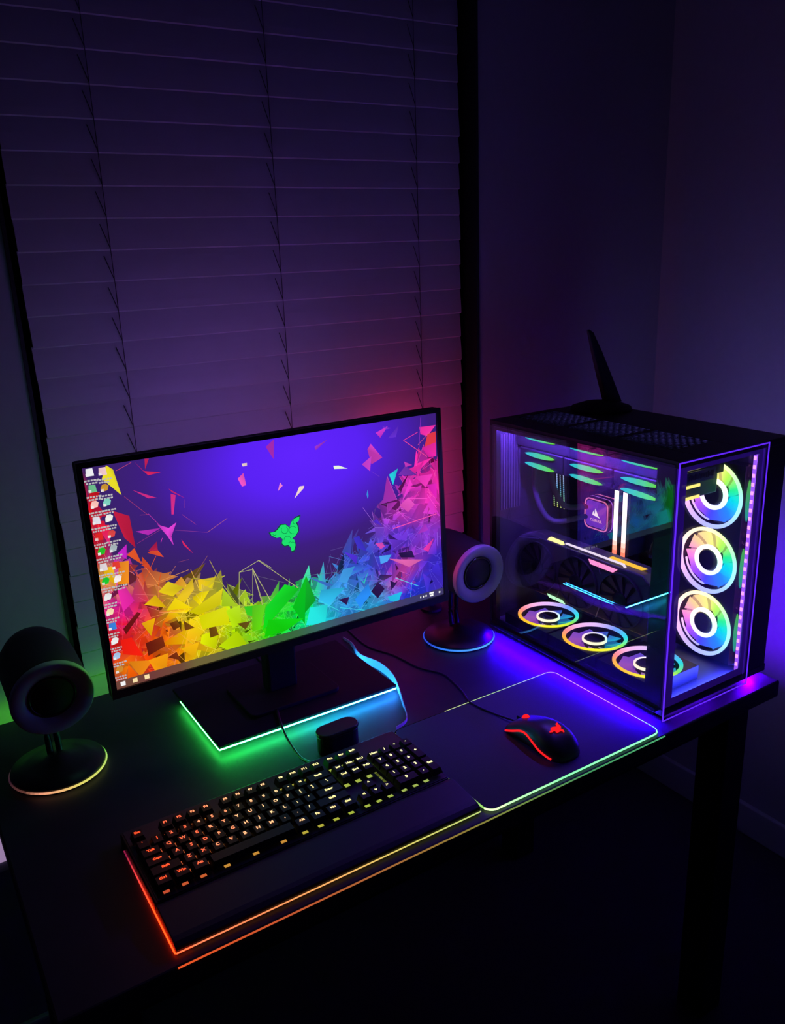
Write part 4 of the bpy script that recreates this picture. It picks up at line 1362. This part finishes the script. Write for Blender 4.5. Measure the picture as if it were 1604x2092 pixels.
# ---- upright graphics card with three dark fans
gx = 0.062
gpu = MB().prism([(0.092, 0.104), (0.420, 0.096), (0.430, 0.115), (0.430, 0.202), (0.40, 0.214), (0.11, 0.214), (0.092, 0.20)], 0, 0.048, M=Matrix(((0, 0, 1, gx), (1, 0, 0, 0), (0, 1, 0, 0), (0, 0, 0, 1)))).build('graphics_card', M_dark, pc, bevel=0.003)
gpu['label'] = 'large dark upright graphics card with three fans'
for yc in (0.370, 0.262, 0.154):
    fo = MB().ring(0.0485, 0.0515, 0.0, 0.004, 48).build('fan_rim', mat('fan_rim', (0.05, 0.05, 0.055), 0.3, metal=0.5), gpu)
    fo.matrix_local = on_side(gx - 0.0005, yc, 0.1535)
    ds = MB().lathe([(0.0485, 0.0), (0.0485, 0.0006)], 40).build('fan_recess', M_matte, gpu)
    ds.matrix_local = on_side(gx - 0.0002, yc, 0.1535)
    rot = MB()
    for k in range(11):
        a = 2 * math.pi * k / 11
        q = [(0.017, a), (0.048, a + 0.35), (0.048, a + 0.75), (0.017, a + 0.5)]
        rot.add([(r * math.cos(t), r * math.sin(t), zz) for (r, t), zz in zip(q, (0.004, 0.0042, 0.0012, 0.0012))], [(0, 1, 2, 3)])
    r_ = rot.build('fan_rotor', M_dark, gpu)
    r_.matrix_local = on_side(gx - 0.0005, yc, 0.1535)
    hb = MB().lathe([(0.017, 0.0), (0.0165, 0.005), (0.012, 0.0062)], 28).build('fan_hub', M_gloss, gpu)
    hb.matrix_local = on_side(gx - 0.0005, yc, 0.1535)
M_gy = emit('card_yellow', (1.0, 0.85, 0.25), 2.2)
M_gw = emit('card_white', (0.95, 0.8, 1.0), 1.3)
M_gp = emit('card_pink', (1.0, 0.25, 0.55), 1.8)
M_go = emit('card_orange', (1.0, 0.55, 0.05), 1.4)
M_gg = emit('card_green', (0.45, 1.0, 0.5), 1.8)
SWP = Matrix(((0, 0, 1, 0), (1, 0, 0, 0), (0, 1, 0, 0), (0, 0, 0, 1)))


def bar(pts, x0, x1, material, nm='light_bar'):
    return MB().prism(pts, x0, x1, M=SWP).build(nm, material, gpu)


bar([(0.352, 0.212), (0.345, 0.220), (0.312, 0.219), (0.306, 0.211)], gx + 0.004, gx + 0.010, M_gy)
bar([(0.300, 0.219), (0.297, 0.2215), (0.155, 0.2215), (0.150, 0.216), (0.153, 0.216), (0.157, 0.219)], gx + 0.002, gx + 0.006, M_gw)
bar([(0.205, 0.2145), (0.200, 0.2185), (0.118, 0.2185), (0.128, 0.2145)], gx + 0.018, gx + 0.024, M_go)
bar([(0.230, 0.2005), (0.235, 0.2090), (0.165, 0.2090), (0.175, 0.2005)], gx - 0.0012, gx + 0.001, M_gp)
bar([(0.336, 0.0985), (0.343, 0.1045), (0.300, 0.1045), (0.293, 0.0985)], gx - 0.0012, gx + 0.001, M_gg)
for pts in ([(0.428, 0.20), (0.37, 0.212)], [(0.318, 0.100), (0.310, 0.120)], [(0.212, 0.101), (0.205, 0.122)], [(0.212, 0.208), (0.205, 0.188)]):
    MB().tube([(gx - 0.0005, *pts[0]), (gx - 0.0005, *pts[1])], 0.0010, 5).build('shroud_line', mat('shroud_line', (0.25, 0.25, 0.27), 0.3, metal=0.6), gpu)
ey = MB()
ey.prism([(0.272, 0.1535), (0.263, 0.160), (0.252, 0.157), (0.258, 0.1535), (0.252, 0.1505), (0.263, 0.1495)], gx - 0.0065, gx - 0.0058, M=SWP)
ey.build('card_emblem', mat('card_emblem', (0.35, 0.35, 0.5), 0.3, metal=0.4), gpu)
# sleeved power cables at the card's front end and the ribbed board plug
M_slv = mat('sleeved_cable', (0.28, 0.3, 0.34), 0.6)
for i in range(6):
    x = 0.075 + 0.006 * i
    MB().tube(smooth_path([(x, 0.090, 0.195), (x, 0.074, 0.19), (x + 0.002, 0.070, 0.14), (x + 0.004, 0.074, 0.085), (x + 0.01, 0.08, 0.036)]), 0.0026, 7).build('power_cable', M_slv, pc, smooth=True)
for i in range(9):
    y = 0.137 + 0.0052 * i
    MB().tube(smooth_path([(0.205, y, 0.232), (0.182, y, 0.236), (0.165, y, 0.228), (0.160, y, 0.205)]), 0.0024, 7).build('board_cable', M_tube, pc, smooth=True)
MB().box(0.157, 0.163, 0.132, 0.186, 0.212, 0.217).build('cable_comb', M_matte, pc)

# ------------------------------------------------------------------ aerial on top of the tower
an = thing('wifi_aerial', 'black tapered aerial fin standing on top of the tower', 'aerial', (0.225, 0.375, T + H + 0.0002))
MB().lathe([(0.060, 0.0), (0.058, 0.006), (0.035, 0.014), (0.010, 0.017)], 32).build('aerial_base', M_matte, an, smooth=True)
pf = MB()
for (x, z, hw, hd) in ((0.032, 0.010, 0.020, 0.007), (0.008, 0.060, 0.0165, 0.006), (-0.018, 0.115, 0.0115, 0.0045), (-0.036, 0.152, 0.0065, 0.003), (-0.042, 0.158, 0.003, 0.002)):
    pf.v += [(x - hw, -hd, z), (x + hw, -hd, z), (x + hw, hd, z), (x - hw, hd, z)]
for i in range(4):
    for k in range(4):
        pf.f.append([4 * i + k, 4 * i + (k + 1) % 4, 4 * i + 4 + (k + 1) % 4, 4 * i + 4 + k]); pf.c.append(None)
pf.f += [[3, 2, 1, 0], [16, 17, 18, 19]]; pf.c += [None, None]
pf.build('aerial_fin', M_matte, an, bevel=0.0015)

# ------------------------------------------------------------------ red light bar standing behind the monitor
lbar = thing('light_bar', 'slim upright red light bar standing behind the right side of the monitor', 'light', (-0.03, 0.615, T + 0.0001))
MB().lathe([(0.024, 0.0), (0.024, 0.006), (0.012, 0.009)], 24).build('bar_foot', M_matte, lbar)
MB().lathe([(0.007, 0.008), (0.007, 0.030)], 12).build('bar_stem', M_matte, lbar)
MB().box(-0.014, 0.012, -0.010, 0.004, 0.030, 0.380).build('bar_housing', M_matte, lbar)
b = MB()
for i in range(12):
    z0 = 0.032 + 0.0288 * i
    b.box(-0.012, 0.010, 0.004, 0.007, z0, z0 + 0.0288, ramp([(0, (0.5, 0.03, 0.5)), (0.4, (1.0, 0.03, 0.30)), (0.7, (1.0, 0.02, 0.08)), (1, (1.0, 0.04, 0.12))], i / 11))
b.build('bar_diffuser', emit_attr('red_bar_light', 15.0), lbar)
# green strip along the back edge of the desk, left end
MB().box(-0.945, -0.60, DY1 + 0.0002, DY1 + 0.005, T - 0.012, T - 0.004).build('rear_light_strip', emit('green_strip', (0.10, 0.85, 0.05), 6.0), desk)

# ------------------------------------------------------------------ pale light plugged in at the wall, left picture edge
nl = thing('wall_night_light', 'pale lilac glowing strip on the wall below the desk, left edge', 'night light', (-0.954, WY - 0.0001, T - 0.285))
MB().box(-0.035, 0.020, -0.018, 0.0, 0.0, 0.13).build('light_diffuser', emit('lilac_light', (0.30, 0.20, 0.36), 1.0), nl, bevel=0.008)
MB().box(-0.030, 0.015, -0.012, 0.0, -0.02, -0.0005).build('light_plug', M_white, nl)
